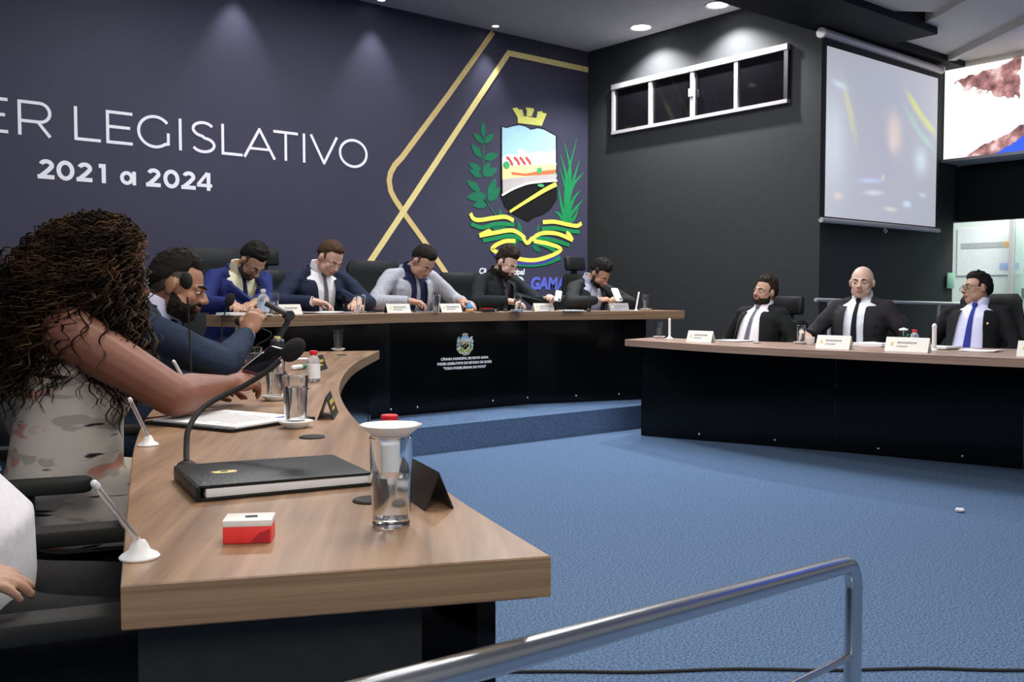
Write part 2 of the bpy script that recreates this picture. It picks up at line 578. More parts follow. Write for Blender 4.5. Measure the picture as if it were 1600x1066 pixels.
# lobby poster
t = thing('notice_poster', 'pale poster with a grey and orange stripe on the bright lobby wall', 'poster', (12.79, 5.75, 0))
g = G(); g.box((0, 0, 1.72), (0.012, 0.85, 0.62)); obj('sheet', g, M_paper, t, False)
g = G(); g.box((-0.008, 0.10, 1.80), (0.006, 0.55, 0.07)); obj('grey_stripe', g, mat('poster_grey', (0.45, 0.45, 0.46), 0.7, noise=0.1), t, False)
g = G(); g.box((-0.008, -0.24, 1.80), (0.006, 0.12, 0.07)); obj('orange_stripe', g, mat('poster_orange', (0.75, 0.45, 0.16), 0.7, noise=0.1), t, False)
g = G(); g.box((-0.008, -0.25, 1.52), (0.006, 0.24, 0.08)); obj('blue_stripe', g, mat('poster_blue', (0.42, 0.52, 0.80), 0.7, noise=0.1), t, False)
t = thing('glass_door', 'glass lobby door with aluminium bars behind the seated man at far right', 'door', (12.55, 4.62, 0))
g = G()
for y in (-0.75, 0.75): g.box((0, y, 1.1), (0.05, 0.06, 2.2))
for z in (0.03, 0.55, 0.98, 2.2): g.box((0, 0, z), (0.05, 1.5, 0.05))
obj('door_frame', g, M_alu, t, False)
g = G(); g.box((0, 0, 1.1), (0.012, 1.44, 2.1)); obj('door_glass', g, mat('greenish_glass', (0.80, 0.92, 0.88), 0.05, trans=0.9, ior=1.1, noise=0.02), t, False)

# ------------------------------------------------------------------ high window strip on the charcoal wall
wx = XR - 0.02
win = G()
yw0, yw1, zw0, zw1 = 5.45, 7.77, 2.955, 3.51
def bar(g, y0, y1, z0, z1, t=0.05, x=wx):
    g.box((x, (y0 + y1) / 2, (z0 + z1) / 2), (t, abs(y1 - y0), z1 - z0))
bar(win, yw0, yw1, zw1 - 0.055, zw1, 0.07)
bar(win, yw0, yw1, zw0, zw0 + 0.035, 0.06)
bar(win, yw1 - 0.035, yw1, zw0 + 0.035, zw1 - 0.055)
w1 = struct('window_1', win, M_alu, 'long high four-pane sliding window with pale frame')
for yy in (7.19, 6.61, 6.05, 5.47):
    g = G(); bar(g, yy - 0.022, yy + 0.022, zw0 + 0.035, zw1 - 0.055)
    o = obj('stile', g, M_alu if yy > 5.5 else M_gun, w1, False)
g = G(); g.box((wx + 0.008, 6.62, (zw0 + zw1) / 2), (0.006, 2.28, 0.46))
obj('pane', g, M_window, w1, False)
g = G(); g.rbox((wx - 0.035, 6.61, 3.235), (0.03, 0.06, 0.085), 0.012)
obj('latch', g, M_plastic, w1)

# ------------------------------------------------------------------ ceiling lights
def downlight(label, loc, r, lens, power, cone, blend):
    t = thing('ceiling_downlight', label, 'ceiling light', loc, group='downlights in the platform ceiling')
    g = G(); g.lathe([(r * 0.92, -0.004), (r * 1.12, -0.012), (r * 1.15, -0.004), (r * 1.15, 0.0), (r * 0.92, 0.0)], n=32)
    obj('trim_ring', g, M_plastic, t)
    g = G(); g.lathe([(0.0, -0.006), (r * 0.93, -0.006), (r * 0.93, -0.001), (0.0, -0.001)], n=32)
    obj('diffuser', g, lens, t)
    l = lamp('lamp', 'SPOT', (0, 0, -0.03), power, (1.0, 1.0, 1.0), 0.03, spot=cone, blend=blend)
    l.parent = t
    return t
downlight('round downlight by the charcoal wall, nearer the back corner', (7.62, 7.10, ZC), 0.105, M_lens, 290, 128, 0.7)
downlight('round downlight by the charcoal wall, nearer the projection screen', (7.62, 6.09, ZC), 0.105, M_lens, 290, 128, 0.7)
for lx, lab in ((6.40, 'small ceiling spot at the top of the gold stripe on the back wall'), (5.0, 'small ceiling spot above the end of the white title lettering'), (3.6, 'small ceiling spot above the left part of the title lettering')):
    downlight(lab, (lx, 8.03, ZC), 0.035, M_spotlens, 60, 70, 0.8)

# ------------------------------------------------------------------ back-wall lettering (flat on the wall)
fw = lambda d: (lambda x, z, y: (x, YB - 0.001 - d - y, z))
FW = fw(0.0)
def arc(cx, cz, rx, rz, a0, a1, n=20):
    return [(cx + rx * math.cos(R(a0 + (a1 - a0) * i / n)), cz + rz * math.sin(R(a0 + (a1 - a0) * i / n))) for i in range(n + 1)]
LW = 0.0245
z0, z1 = 2.366, 2.634
h = LW / 2
g = G()
RB = [0]
def rb(*pts, w=LW, cl=False):
    RB[0] += 1
    g.ribbon(list(pts), w, 0.0, 0.003 + 0.00025 * (RB[0] % 7), FW, cl)
def L_E(x0, x1):
    rb((x0 + h, z0), (x0 + h, z1))
    for z in (z0 + h, (z0 + z1) / 2 + 0.004, z1 - h): rb((x0, z), (x1 - (0.02 if abs(z - (z0 + z1) / 2) < 0.05 else 0), z))
def L_L(x0, x1):
    rb((x0 + h, z0), (x0 + h, z1)); rb((x0, z0 + h), (x1, z0 + h))
def L_O(x0, x1):
    rb(*arc((x0 + x1) / 2, (z0 + z1) / 2, (x1 - x0) / 2 - h, (z1 - z0) / 2 + 0.004 - h, 0, 360, 40)[:-1], cl=True)
def L_P(x0, x1, leg=False):
    rb((x0 + h, z0), (x0 + h, z1))
    zm = z0 + 0.098
    rb((x0, z1 - h), (x1 - 0.085, z1 - h), *arc(x1 - 0.085, (z1 + zm) / 2, 0.085 - h, (z1 - zm) / 2 - h, 90, -90, 14)[1:-1], (x1 - 0.085, zm + h), (x0, zm + h))
    if leg: rb((x1 - 0.10, zm + h), (x1 - 0.012, z0))
def L_D(x0, x1):
    rb((x0 + h, z0), (x0 + h, z1))
    c = x1 - 0.134
    rb((x0, z1 - h), (c, z1 - h), *arc(c, (z0 + z1) / 2, 0.134 - h, 0.134 - h, 90, -90, 18)[1:-1], (c, z0 + h), (x0, z0 + h))
L_P(0.64, 0.84); L_O(0.875, 1.185); L_D(1.235, 1.495); L_E(1.555, 1.765)
L_P(1.833, 2.075, True)
L_L(2.242, 2.445); L_E(2.487, 2.698)
cx, cz = 2.880, 2.50
rb(*arc(cx, cz, 0.146 - h, 0.138 - h, 38, 318, 30)[:-1], (3.005 - h, 2.408), (3.005 - h, 2.498))
rb((3.083 + h, z0), (3.083 + h, z1))
sx, sz = 3.298, 2.5
rb(*(arc(sx, 2.566, 0.102 - h, 0.070 - h, 28, 200, 14) + arc(sx, 2.566, 0.100 - h, 0.070 - h, 205, 262, 5) + arc(sx, 2.434, 0.108 - h, 0.070 - h, 82, -20, 9) + arc(sx, 2.434, 0.108 - h, 0.072 - h, -25, -155, 12)))
L_L(3.46, 3.655)
rb((3.672, z0), (3.820, z1 - 0.004)); rb((3.812, z1 - 0.004), (3.962, z0)); rb((3.725, 2.448), (3.910, 2.448), w=0.022)
rb((3.951, z1 - h), (4.195, z1 - h)); rb((4.073, z0), (4.073, z1))
rb((4.245 + h, z0), (4.245 + h, z1))
rb((4.328, z1), (4.468, z0 + 0.004)); rb((4.460, z0 + 0.004), (4.602, z1))
L_O(4.622, 4.938)
t = tag(obj('wall_lettering', g, M_white, None, False), 'thin white capital letters PODER LEGISLATIVO across the navy back wall', 'lettering')

g = G(); LW = 0.033; h = LW / 2
n0, n1 = 2.040, 2.194
def two(x0, x1):
    c = (x0 + x1) / 2 + 0.004
    rb(*arc(c, n1 - 0.048, 0.050 - h + 0.006, 0.048 - h, 165, -15, 12), (c + 0.01, n0 + 0.066), (x0 + 0.018, n0 + h * 0.9), w=LW)
    rb((x0, n0 + h), (x1, n0 + h), w=LW)
def zero(x0, x1):
    rb(*arc((x0 + x1) / 2, (n0 + n1) / 2, (x1 - x0) / 2 - h, (n1 - n0) / 2 - h + 0.002, 0, 360, 28)[:-1], w=LW, cl=True)
two(1.965, 2.088); zero(2.104, 2.238); two(2.252, 2.374)
rb((2.462, n0), (2.462, n1), w=LW); rb((2.424, n1 - h), (2.468, n1 - h), w=LW)
rb(*arc(2.645, n0 + 0.056, 0.056 - h, 0.058 - h, 0, 360, 24)[:-1], w=0.030, cl=True); rb((2.704, n0), (2.704, n0 + 0.112), w=0.030)
two(2.801, 2.923); zero(2.946, 3.083); two(3.098, 3.224)
rb((3.338, n0), (3.338, n1), w=LW); rb((3.330, n1), (3.244, n0 + 0.048), w=0.026); rb((3.236, n0 + 0.044), (3.370, n0 + 0.044), w=0.028)
tag(obj('wall_lettering', g, M_white, None, False), 'bold white numerals 2021 a 2024 under the wall title', 'lettering')

# gold stripes
def stripe(pts, w, label, m, depth):
    g = G(); g.ribbon(pts, w, 0.0, 0.004, fw(depth))
    return tag(obj('gold_stripe', g, m, None, False), label, 'wall stripe', 'gold stripes on the back wall')
stripe([(6.50, 3.955), (5.905, 3.205), (5.34, 2.52), (5.25, 2.43), (5.20, 2.35), (5.183, 2.27), (5.20, 2.17), (5.25, 2.09), (5.40, 1.91), (5.579, 1.712), (5.899, 1.335), (6.11, 1.09), (6.40, 0.75)], 0.058, 'gold stripe bending like a knee, from the ceiling spot down behind the head table', M_gold, 0.0)
stripe([(7.905, 3.762), (6.71, 3.764), (6.069, 2.925), (5.426, 2.081), (5.272, 1.878), (5.01, 1.535), (4.55, 0.93)], 0.062, 'gold stripe with a flat top reaching the corner, then slanting down left', M_gold2, 0.005)

t = thing('wall_sign', 'small mint green sign at the end of the charcoal wall', 'sign', (10.40, 5.10, 1.30))
g = G(); g.rbox((0, -0.008, 0), (0.15, 0.012, 0.17), 0.003); obj('sign_plate', g, mat('mint_green', (0.35, 0.68, 0.48), 0.5, noise=0.05), t)
t = thing('light_switch', 'small dark switch plate on the bright lobby wall', 'switch', (12.79, 5.30, 1.17))
g = G(); g.rbox((-0.006, 0, 0), (0.014, 0.085, 0.13), 0.003); obj('plate', g, M_gun, t)
g = G(); g.box((-0.015, 0, 0), (0.006, 0.03, 0.05)); obj('rocker', g, M_blackmat, t, False)
# ------------------------------------------------------------------ coat of arms (flat print; x, z about its centre)
class E: pass
E.crown = [[(-0.237, 0.878), (-0.162, 0.896), (-0.156, 0.877), (-0.097, 0.882), (-0.074, 0.818), (-0.156, 0.786)], [(-0.05, 0.91), (0.069, 0.916), (0.075, 0.89), (0.039, 0.823), (-0.033, 0.819), (-0.027, 0.877)], [(0.129, 0.887), (0.195, 0.9), (0.201, 0.883), (0.265, 0.881), (0.226, 0.809), (0.111, 0.809)], [(-0.162, 0.79), (-0.074, 0.814), (0.117, 0.814), (0.226, 0.809), (0.189, 0.736), (-0.156, 0.728)]]
E.shield = [(-0.397, 0.674), (-0.326, 0.665), (-0.249, 0.691), (-0.138, 0.722), (-0.05, 0.714), (0.027, 0.687), (0.129, 0.716), (0.22, 0.713), (0.327, 0.683), (0.421, 0.652), (0.423, -0.071), (0.314, -0.193), (0.191, -0.258), (0.07, -0.294), (-0.005, -0.343), (-0.079, -0.32), (-0.226, -0.269), (-0.341, -0.198), (-0.404, -0.081)]
E.sky = [(-0.38, 0.659), (-0.323, 0.652), (-0.243, 0.679), (-0.138, 0.706), (-0.05, 0.7), (0.027, 0.673), (0.129, 0.702), (0.214, 0.698), (0.312, 0.67), (0.399, 0.645), (0.4, 0.388), (-0.381, 0.306)]
E.town = [(-0.381, 0.339), (-0.283, 0.379), (-0.167, 0.376), (-0.08, 0.42), (0.039, 0.418), (0.144, 0.455), (0.266, 0.44), (0.399, 0.489), (0.4, 0.314), (-0.381, 0.233)]
E.field = [(-0.381, 0.237), (0.4, 0.333), (0.4, 0.218), (0.19, 0.187), (-0.05, 0.15), (-0.381, 0.092)]
E.redfield = [(-0.255, 0.186), (-0.05, 0.185), (0.13, 0.227), (0.4, 0.268), (0.4, 0.218), (-0.05, 0.159), (-0.249, 0.156)]
E.verge = [(-0.381, 0.097), (-0.05, 0.152), (0.4, 0.22), (0.4, 0.142), (0.13, 0.109), (-0.109, 0.051), (-0.283, -0.02), (-0.381, -0.08)]
E.whiteline = [(-0.392, -0.078), (-0.283, -0.02), (-0.167, 0.029), (-0.02, 0.078), (0.13, 0.105), (0.252, 0.123), (0.413, 0.143)]
E.yellowline = [(-0.283, -0.25), (-0.138, -0.17), (0.04, -0.074), (0.221, 0.021), (0.4, 0.103)]
E.red = [[(-0.326, 0.344), (-0.278, 0.315), (-0.237, 0.259)], [(-0.217, 0.349), (-0.173, 0.322), (-0.138, 0.272)], [(-0.138, 0.357), (-0.097, 0.329), (-0.056, 0.284)], [(-0.05, 0.365), (-0.014, 0.339), (0.024, 0.295)]]
E.stem = [[(-0.632, 0.618), (-0.638, 0.38), (-0.644, 0.119)], [(-0.633, -0.14), (-0.561, -0.201), (-0.466, -0.296)]]
E.leaf = [[(-0.641, 0.52), (-0.632, 0.693)], [(-0.635, 0.462), (-0.78, 0.554)], [(-0.627, 0.463), (-0.488, 0.579)], [(-0.655, 0.302), (-0.807, 0.444)], [(-0.633, 0.294), (-0.426, 0.361)], [(-0.663, 0.172), (-0.84, 0.228)], [(-0.655, 0.101), (-0.834, 0.164)], [(-0.638, 0.12), (-0.544, 0.276)], [(-0.633, 0.112), (-0.437, 0.215)], [(-0.672, -0.052), (-0.867, 0.048)], [(-0.595, -0.094), (-0.867, -0.134)], [(-0.572, -0.147), (-0.466, 0.108)], [(-0.561, -0.153), (-0.398, 0.012)], [(-0.567, -0.162), (-0.787, -0.219)], [(-0.37, -0.344), (-0.426, -0.215)], [(-0.103, -0.476), (-0.167, -0.333)], [(-0.132, -0.556), (-0.37, -0.569)], [(-0.167, -0.602), (-0.312, -0.552)], [(-0.283, -0.45), (-0.545, -0.423)], [(0.131, -0.455), (0.146, -0.358)], [(0.04, -0.595), (0.192, -0.669)]]
E.palm = [[(0.566, -0.295), (0.564, 0.101), (0.732, 0.664)], [(0.581, -0.108), (0.628, 0.269), (0.537, 0.581)], [(0.581, -0.201), (0.564, 0.194), (0.468, 0.459)], [(0.565, -0.249), (0.564, 0.031), (0.462, 0.292)], [(0.565, -0.249), (0.66, 0.085), (0.848, 0.278)], [(0.566, -0.295), (0.677, -0.055), (0.784, 0.058)], [(0.566, -0.307), (0.486, -0.114), (0.45, 0.083)], [(0.566, -0.307), (0.694, -0.171), (0.83, -0.045)], [(0.55, -0.32), (0.455, -0.232), (0.392, -0.212)], [(0.581, -0.108), (0.676, 0.156), (0.772, 0.41)], [(0.598, -0.317), (0.694, -0.265), (0.758, -0.132)]]
E.yel = [[(-0.814, -0.294), (-0.776, -0.347), (-0.692, -0.36), (-0.511, -0.329), (-0.341, -0.307), (-0.22, -0.34)], [(-0.695, -0.525), (-0.562, -0.467), (-0.545, -0.449)], [(-0.695, -0.525), (-0.455, -0.48), (-0.255, -0.449), (-0.138, -0.48), (-0.055, -0.53)], [(-0.196, -0.563), (-0.355, -0.573), (-0.506, -0.641), (-0.483, -0.684), (-0.196, -0.751), (0.071, -0.767), (0.315, -0.714), (0.478, -0.635), (0.315, -0.58), (0.07, -0.553)], [(0.805, -0.319), (0.727, -0.353), (0.566, -0.342), (0.376, -0.324), (0.204, -0.337)], [(0.663, -0.521), (0.614, -0.462), (0.566, -0.436)], [(0.663, -0.521), (0.439, -0.46), (0.253, -0.454), (0.131, -0.482), (0.04, -0.538)], [(-0.091, -0.518), (-0.025, -0.579), (0.052, -0.517)]]
E.grn = [[(-0.803, -0.405), (-0.656, -0.437), (-0.455, -0.388), (-0.208, -0.385)], [(-0.645, -0.576), (-0.455, -0.542), (-0.255, -0.507), (-0.073, -0.549)], [(-0.214, -0.814), (0.041, -0.822), (0.284, -0.789), (0.478, -0.728)], [(0.776, -0.422), (0.598, -0.415), (0.408, -0.396), (0.191, -0.411)], [(0.614, -0.579), (0.408, -0.54), (0.222, -0.519), (0.04, -0.545)], [(0.44, -0.673), (0.253, -0.601), (0.101, -0.574)]]
E.blu = [[(-0.5, -0.702), (-0.37, -0.769), (-0.167, -0.795), (0.071, -0.798), (0.284, -0.761), (0.459, -0.687)], [(0.44, -0.604), (0.253, -0.569), (0.07, -0.566)]]
C_ = lambda n, c, r=0.6: mat('print_' + n, c, r, spec=0.2, noise=0.06, nscale=30)
P_yel = C_('yellow', (0.72, 0.68, 0.10)); P_grn = C_('green', (0.012, 0.21, 0.07)); P_leaf = C_('leaf', (0.010, 0.14, 0.07))
P_blu = C_('blue', (0.06, 0.05, 0.30)); P_sky = C_('sky', (0.36, 0.58, 0.86)); P_wht = C_('white', (0.80, 0.82, 0.84))
P_red = C_('red', (0.55, 0.06, 0.05)); P_fld = C_('field', (0.72, 0.66, 0.30)); P_orng = C_('orange', (0.62, 0.14, 0.06))
P_road = C_('road', (0.012, 0.012, 0.013), 0.35); P_verge = C_('verge', (0.42, 0.38, 0.38)); P_crown = C_('crown', (0.62, 0.62, 0.16))
P_mid = C_('foliage', (0.06, 0.33, 0.13))
def flat(root, name, m, layer, fnf, polys=(), ribs=(), ells=(), label=None):
    g = G()
    fn = fnf(0.0006 * layer if fnf is not FWE else 0.0014 * layer)
    k = [0]
    def top():
        k[0] += 1
        return 0.0012 + 0.0001 * (k[0] % 9)
    for p in polys: g.prism(p, 0.0, top(), fn)
    for pts, w in ribs: g.ribbon(pts, w, 0.0, top(), fn)
    for (cx, cz, rx, rz) in ells: g.prism(arc(cx, cz, rx, rz, 0, 360, 20)[:-1], 0.0, top(), fn)
    return obj(name, g, m, root, False, label)
def sm2(pts, n=6):
    return [(p.x, p.y) for p in bez([(a, b, 0) for a, b in pts], n)]
def leafpoly(a, b, wd=0.30):
    a, b = Vector(a), Vector(b)
    d = b - a; nrm = Vector((-d.y, d.x)) * wd
    pr = [(0, 0), (0.15, 0.55), (0.4, 1.0), (0.7, 0.7), (1, 0)]
    return [tuple(a + d * t + nrm * k * 0.5) for t, k in pr] + [tuple(a + d * t - nrm * k * 0.5) for t, k in pr[-2:0:-1]]
def emblem(root, fnf, outline=None):
    if outline:
        flat(root, 'outline', outline, 0, fnf, [leafpoly(a, b, 0.9) for a, b in E.leaf] , [(sm2(p), 0.15) for p in E.palm] + [(sm2(p), 0.15) for p in E.yel + E.grn + E.stem], [(0, 0.35, 0.45, 0.42), (0.02, 0.82, 0.3, 0.13)])
    flat(root, 'laurel_branch', P_leaf, 1, fnf, [leafpoly(a, b, 0.42) for a, b in E.leaf], [(sm2(p), 0.014) for p in E.stem])
    flat(root, 'palm_branch', P_grn, 1, fnf, [], [(sm2(p), [max(0.006, 0.05 * (1 - (i / (len(sm2(p)) - 1)) ** 1.5) + 0.006) for i in range(len(sm2(p)))]) for p in E.palm])
    flat(root, 'crown', P_crown, 2, fnf, E.crown)
    flat(root, 'shield', P_road, 2, fnf, [E.shield])
    flat(root, 'sky_field', P_sky, 3, fnf, [E.sky])
    flat(root, 'cloud', P_wht, 5, fnf, [], [], [(-0.09, 0.40, 0.08, 0.03), (0.14, 0.405, 0.08, 0.028), (-0.12, 0.42, 0.05, 0.03), (0.36, 0.33, 0.05, 0.025)])
    flat(root, 'town', P_wht, 4, fnf, [E.town])
    flat(root, 'meadow', P_fld, 6, fnf, [E.field])
    flat(root, 'flower_bed', P_orng, 7, fnf, [E.redfield])
    flat(root, 'roof_stripe', P_red, 8, fnf, [], [(sm2(p), 0.026) for p in E.red])
    flat(root, 'tree', P_mid, 9, fnf, [], [], [(-0.325, 0.255, 0.045, 0.04), (0.15, 0.235, 0.04, 0.035), (0.385, 0.20, 0.03, 0.035), (-0.31, 0.075, 0.05, 0.02), (0.17, 0.07, 0.05, 0.018)])
    flat(root, 'verge', P_verge, 10, fnf, [E.verge])
    flat(root, 'white_edge_line', P_wht, 11, fnf, [], [(sm2(E.whiteline), 0.022)])
    yl = sm2(E.yellowline)
    flat(root, 'road_line', P_yel, 12, fnf, [], [(yl, [0.028 + 0.026 * i / len(yl) for i in range(len(yl))])])
    flat(root, 'ribbon_green', P_grn, 3, fnf, [], [(sm2(p), 0.044) for p in E.grn])
    flat(root, 'ribbon_blue', P_blu, 4, fnf, [], [(sm2(p), 0.042) for p in E.blu])
    flat(root, 'ribbon_yellow', P_yel, 5, fnf, [], [(sm2(p), 0.046) for p in E.yel])
FWE = lambda d: (lambda x, z, y: (7.0 + x, YB - 0.002 - d - y, 2.3 + z))
t = thing('coat_of_arms', 'large coloured town coat of arms with shield, laurel and ribbons on the navy wall', 'emblem', (0, 0, 0))
emblem(t, FWE)
def wall_text(body, size, x, z, m, label, off, sh, align='LEFT'):
    me = text_mesh(body, size, lambda a, b, c: (x + a, YB - 0.003 - c, z + b), 0.002, off, sh, 1.0, align)
    return tag(obj('wall_lettering', me, m, None, False), label, 'lettering')
wall_text('Câmara Municipal', 0.088, 6.30, 1.37, M_white, 'small white slanted words Câmara Municipal below the coat of arms', 0.002, 0.18)
wall_text('NOVO', 0.185, 6.36, 1.213, M_white, 'bold white slanted word NOVO behind the bearded man', 0.008, 0.18)
wall_text('GAMA', 0.185, 7.02, 1.213, mat('blue_letter', (0.10, 0.13, 0.55), 0.5, noise=0.04), 'bold blue slanted word GAMA on the navy wall', 0.008, 0.18)
# ------------------------------------------------------------------ desks
def offset2(pts, d):
    out = []
    for i, p in enumerate(pts):
        a = Vector(pts[max(i - 1, 0)]); b = Vector(pts[min(i + 1, len(pts) - 1)])
        t = (b - a).normalized()
        out.append((p[0] - t.y * d, p[1] + t.x * d))
    return out
def slab(poly, z0, z1):
    # table top with slightly eased arrises
    g = G()
    c = Vector((sum(p[0] for p in poly) / len(poly), sum(p[1] for p in poly) / len(poly)))
    def ring(z, e):
        r = []
        k = len(poly)
        for i in range(k):
            a, b, p = Vector(poly[i - 1]), Vector(poly[(i + 1) % k]), Vector(poly[i])
            t = ((p - a).normalized() + (b - p).normalized())
            t = t.normalized() if t.length > 1e-5 else (b - p).normalized()
            n = Vector((-t.y, t.x))
            r.append((p.x + n.x * e, p.y + n.y * e, z))
        return r
    area = sum(poly[i - 1][0] * poly[i][1] - poly[i][0] * poly[i - 1][1] for i in range(len(poly)))
    s = 1 if area > 0 else -1
    e = 0.002 * s
    g.loft([ring(z0, e), ring(z0 + 0.002, 0), ring(z1 - 0.002, 0), ring(z1, e)])
    return g
def desktop(poly, z0, z1, top, edge, parent, angle):
    o = obj('tabletop', slab(poly, z0, z1), [top, edge], parent, True, angle=angle)
    o.data.polygons.foreach_set('material_index', [1 if abs(p.normal.z) < 0.5 else 0 for p in o.data.polygons])
    return o
TZ, TT = 0.775, 0.053
edge_r = sm2([(.807, .901), (.946, 1.317), (1.139, 1.777), (1.30, 2.213), (1.56, 2.76), (1.836, 3.263), (2.21, 3.86), (2.60, 4.42), (3.217, 5.212)], 5)
edge_l = sm2([(.346, 1.118), (.55, 1.72), (.735, 2.247), (.95, 2.78), (1.26, 3.42), (1.72, 4.2), (2.2, 4.85), (2.72, 5.44)], 5)
t = thing('curved_desk', 'long curved wood-topped desk in the left foreground with the black folder on it', 'desk', (0, 0, 0))
poly = edge_r + edge_l[::-1]
desktop(poly, TZ - TT, TZ, M_wood, M_wood_e, t, 25)
pe = offset2(edge_r, 0.075)[1:]
pe = [(0.742, 0.951)] + pe
g = G(); g.ribbon(pe, 0.025, 0.0, TZ - TT - 0.001); obj('front_panel', g, M_gloss, t, True, angle=25)
g = G(); g.box((0.60, 1.16, 0.36), (0.10, 0.06, 0.72), Matrix.Rotation(R(-18), 3, 'Z')); obj('leg', g, M_gun, t, False)
g = G(); g.box((0.47, 1.22, 0.36), (0.05, 0.05, 0.72), Matrix.Rotation(R(-18), 3, 'Z')); obj('leg', g, M_blackmat, t, False)
g = G(); g.box((0.585, 1.20, 0.665), (0.34, 0.26, 0.10), Matrix.Rotation(R(-25), 3, 'Z')); obj('drawer_box', g, M_blackmat, t, False)
g = G(); g.box((2.86, 5.28, 0.361), (0.55, 0.03, 0.722), Matrix.Rotation(R(-18), 3, 'Z')); obj('end_panel', g, M_gloss, t, False)
def grommet(x, y, label, z=TZ):
    g = G(); g.lathe([(0, 0), (0.030, 0), (0.030, 0.002), (0.027, 0.004), (0.024, 0.003), (0, 0.003)], (x, y, z), n=28)
    return obj('cable_grommet', g, M_rubber, t, True)
for x, y in ((0.806, 1.333), (1.071, 2.035), (1.62, 3.16), (2.789, 4.93)):
    grommet(x, y, None)
# head table on the platform
HZ, HT = 0.995, 0.075
t = thing('head_table', 'long raised wood-topped head table with glossy black front and printed crest', 'table', (0, 0, PZ))
front = [(2.62, 5.71), (3.97, 6.15), (4.67, 6.16), (5.37, 6.15), (6.72, 5.71)]
rear = [(6.86, 6.16), (5.47, 6.60), (3.87, 6.60), (2.48, 6.16)]
desktop(front + rear, HZ - HT - PZ, HZ - PZ, M_wood_p, M_wood_e, t, 20)
pz1 = HZ - HT - PZ - 0.001
pan = [(2.85, 5.93), (3.97, 6.30), (4.67, 6.30), (5.37, 6.30), (6.46, 5.945)]
for (a, b) in ((0, 1), (3, 4)):
    g = G(); g.ribbon([pan[a], pan[b]], 0.025, 0.0, pz1); obj('front_panel', g, M_gloss, t, False)
g = G(); g.ribbon([(3.974, 6.30), (5.366, 6.30)], 0.025, 0.0, pz1); obj('front_panel', g, M_gloss, t, False)
for (a, b) in (((6.47, 5.96), (6.56, 6.20)), ((2.84, 5.95), (2.75, 6.20))):
    g = G(); g.ribbon([a, b], 0.025, 0.0, pz1); obj('end_panel', g, M_gloss, t, False)
for x in (4.225, 4.98, 5.36, 3.98):
    g = G(); g.ell((x, 6.286, 0.055), (0.011, 0.006, 0.011), nu=12, nv=8); obj('panel_screw', g, M_chrome, t)
for x in (5.8, 6.2):
    g = G(); g.ell((x, 6.30 - (x - 5.37) * 0.3257 - 0.014, 0.055), (0.011, 0.008, 0.011), nu=12, nv=8); obj('panel_screw', g, M_chrome, t)
crest = bpy.data.objects.new('printed_crest', None); COL.objects.link(crest); crest.parent = t
crest['label'] = 'small printed crest with three lines of white lettering'
SC = 0.098
FWC = lambda d: (lambda x, z, y: (4.69 + x * SC, 6.2868 - d - y * 0.15, 0.735 + (z - 0.05) * SC - PZ))
# the crest is one printed decal: its colours are sub-parts
emblem(crest, FWC, M_white2)
for body, z, s in (('CÂMARA MUNICIPAL DE NOVO GAMA', 0.6085, 0.0275), ('PODER LEGISLATIVO DO ESTADO DE GOIÁS', 0.571, 0.0275), ('"TODO PODER EMANA DO POVO"', 0.5335, 0.0275)):
    me = text_mesh(body, s, lambda a, b, c, z=z: (4.69 + a, 6.2865 - c, z + b - PZ), 0.0005, 0.0013)
    obj('lettering', me, M_white2, crest, False)

# right-hand desk
t = thing('curved_desk', 'long wood-topped desk along the right with three men in suits behind it', 'desk', (0, 0, 0))
fr = sm2([(5.63, 5.40), (5.43, 4.30), (5.44, 3.2), (5.53, 2.3), (5.66, 1.5)], 6)
re = sm2([(6.12, 5.54), (6.12, 4.7), (6.30, 3.7), (6.56, 2.6), (6.82, 1.5)], 6)
desktop(fr + re[::-1], TZ - TT, TZ, M_wood_r, M_wood_re, t, 25)
rp = [(5.733, 5.293), (6.21, 3.86), (6.50, 2.68), (6.70, 1.55)]
for i in range(3):
    g = G(); a, b = Vector(rp[i]), Vector(rp[i + 1]); d = (b - a).normalized() * 0.002
    g.ribbon([tuple(a + d), tuple(b - d)], 0.025, 0.0, TZ - TT - 0.001); obj('front_panel', g, M_gloss, t, False)
g = G(); g.ribbon([(5.745, 5.31), (6.10, 5.45)], 0.025, 0.0, TZ - TT - 0.001); obj('end_panel', g, M_gloss, t, False)
for (x, y) in ((5.87, 4.83), (6.06, 4.27), (6.27, 3.56), (6.40, 3.03)):
    g = G(); g.ell((x, y, 0.05), (0.012, 0.012, 0.012), nu=12, nv=8); obj('panel_screw', g, M_chrome, t)
g = G(); g.lathe([(0, 0), (0.03, 0), (0.03, 0.002), (0.027, 0.004), (0, 0.003)], (5.87, 4.30, TZ), n=24); obj('cable_grommet', g, M_rubber, t)

# carpeted step beside the far end of the left desk
g = G(); g.rbox((2.93, 5.535, 0.17), (0.74, 0.15, 0.34), 0.006)
tag(obj('carpeted_block', g, M_carpet, None, True), 'blue carpeted block at the far end of the left desk, against the platform', 'step')

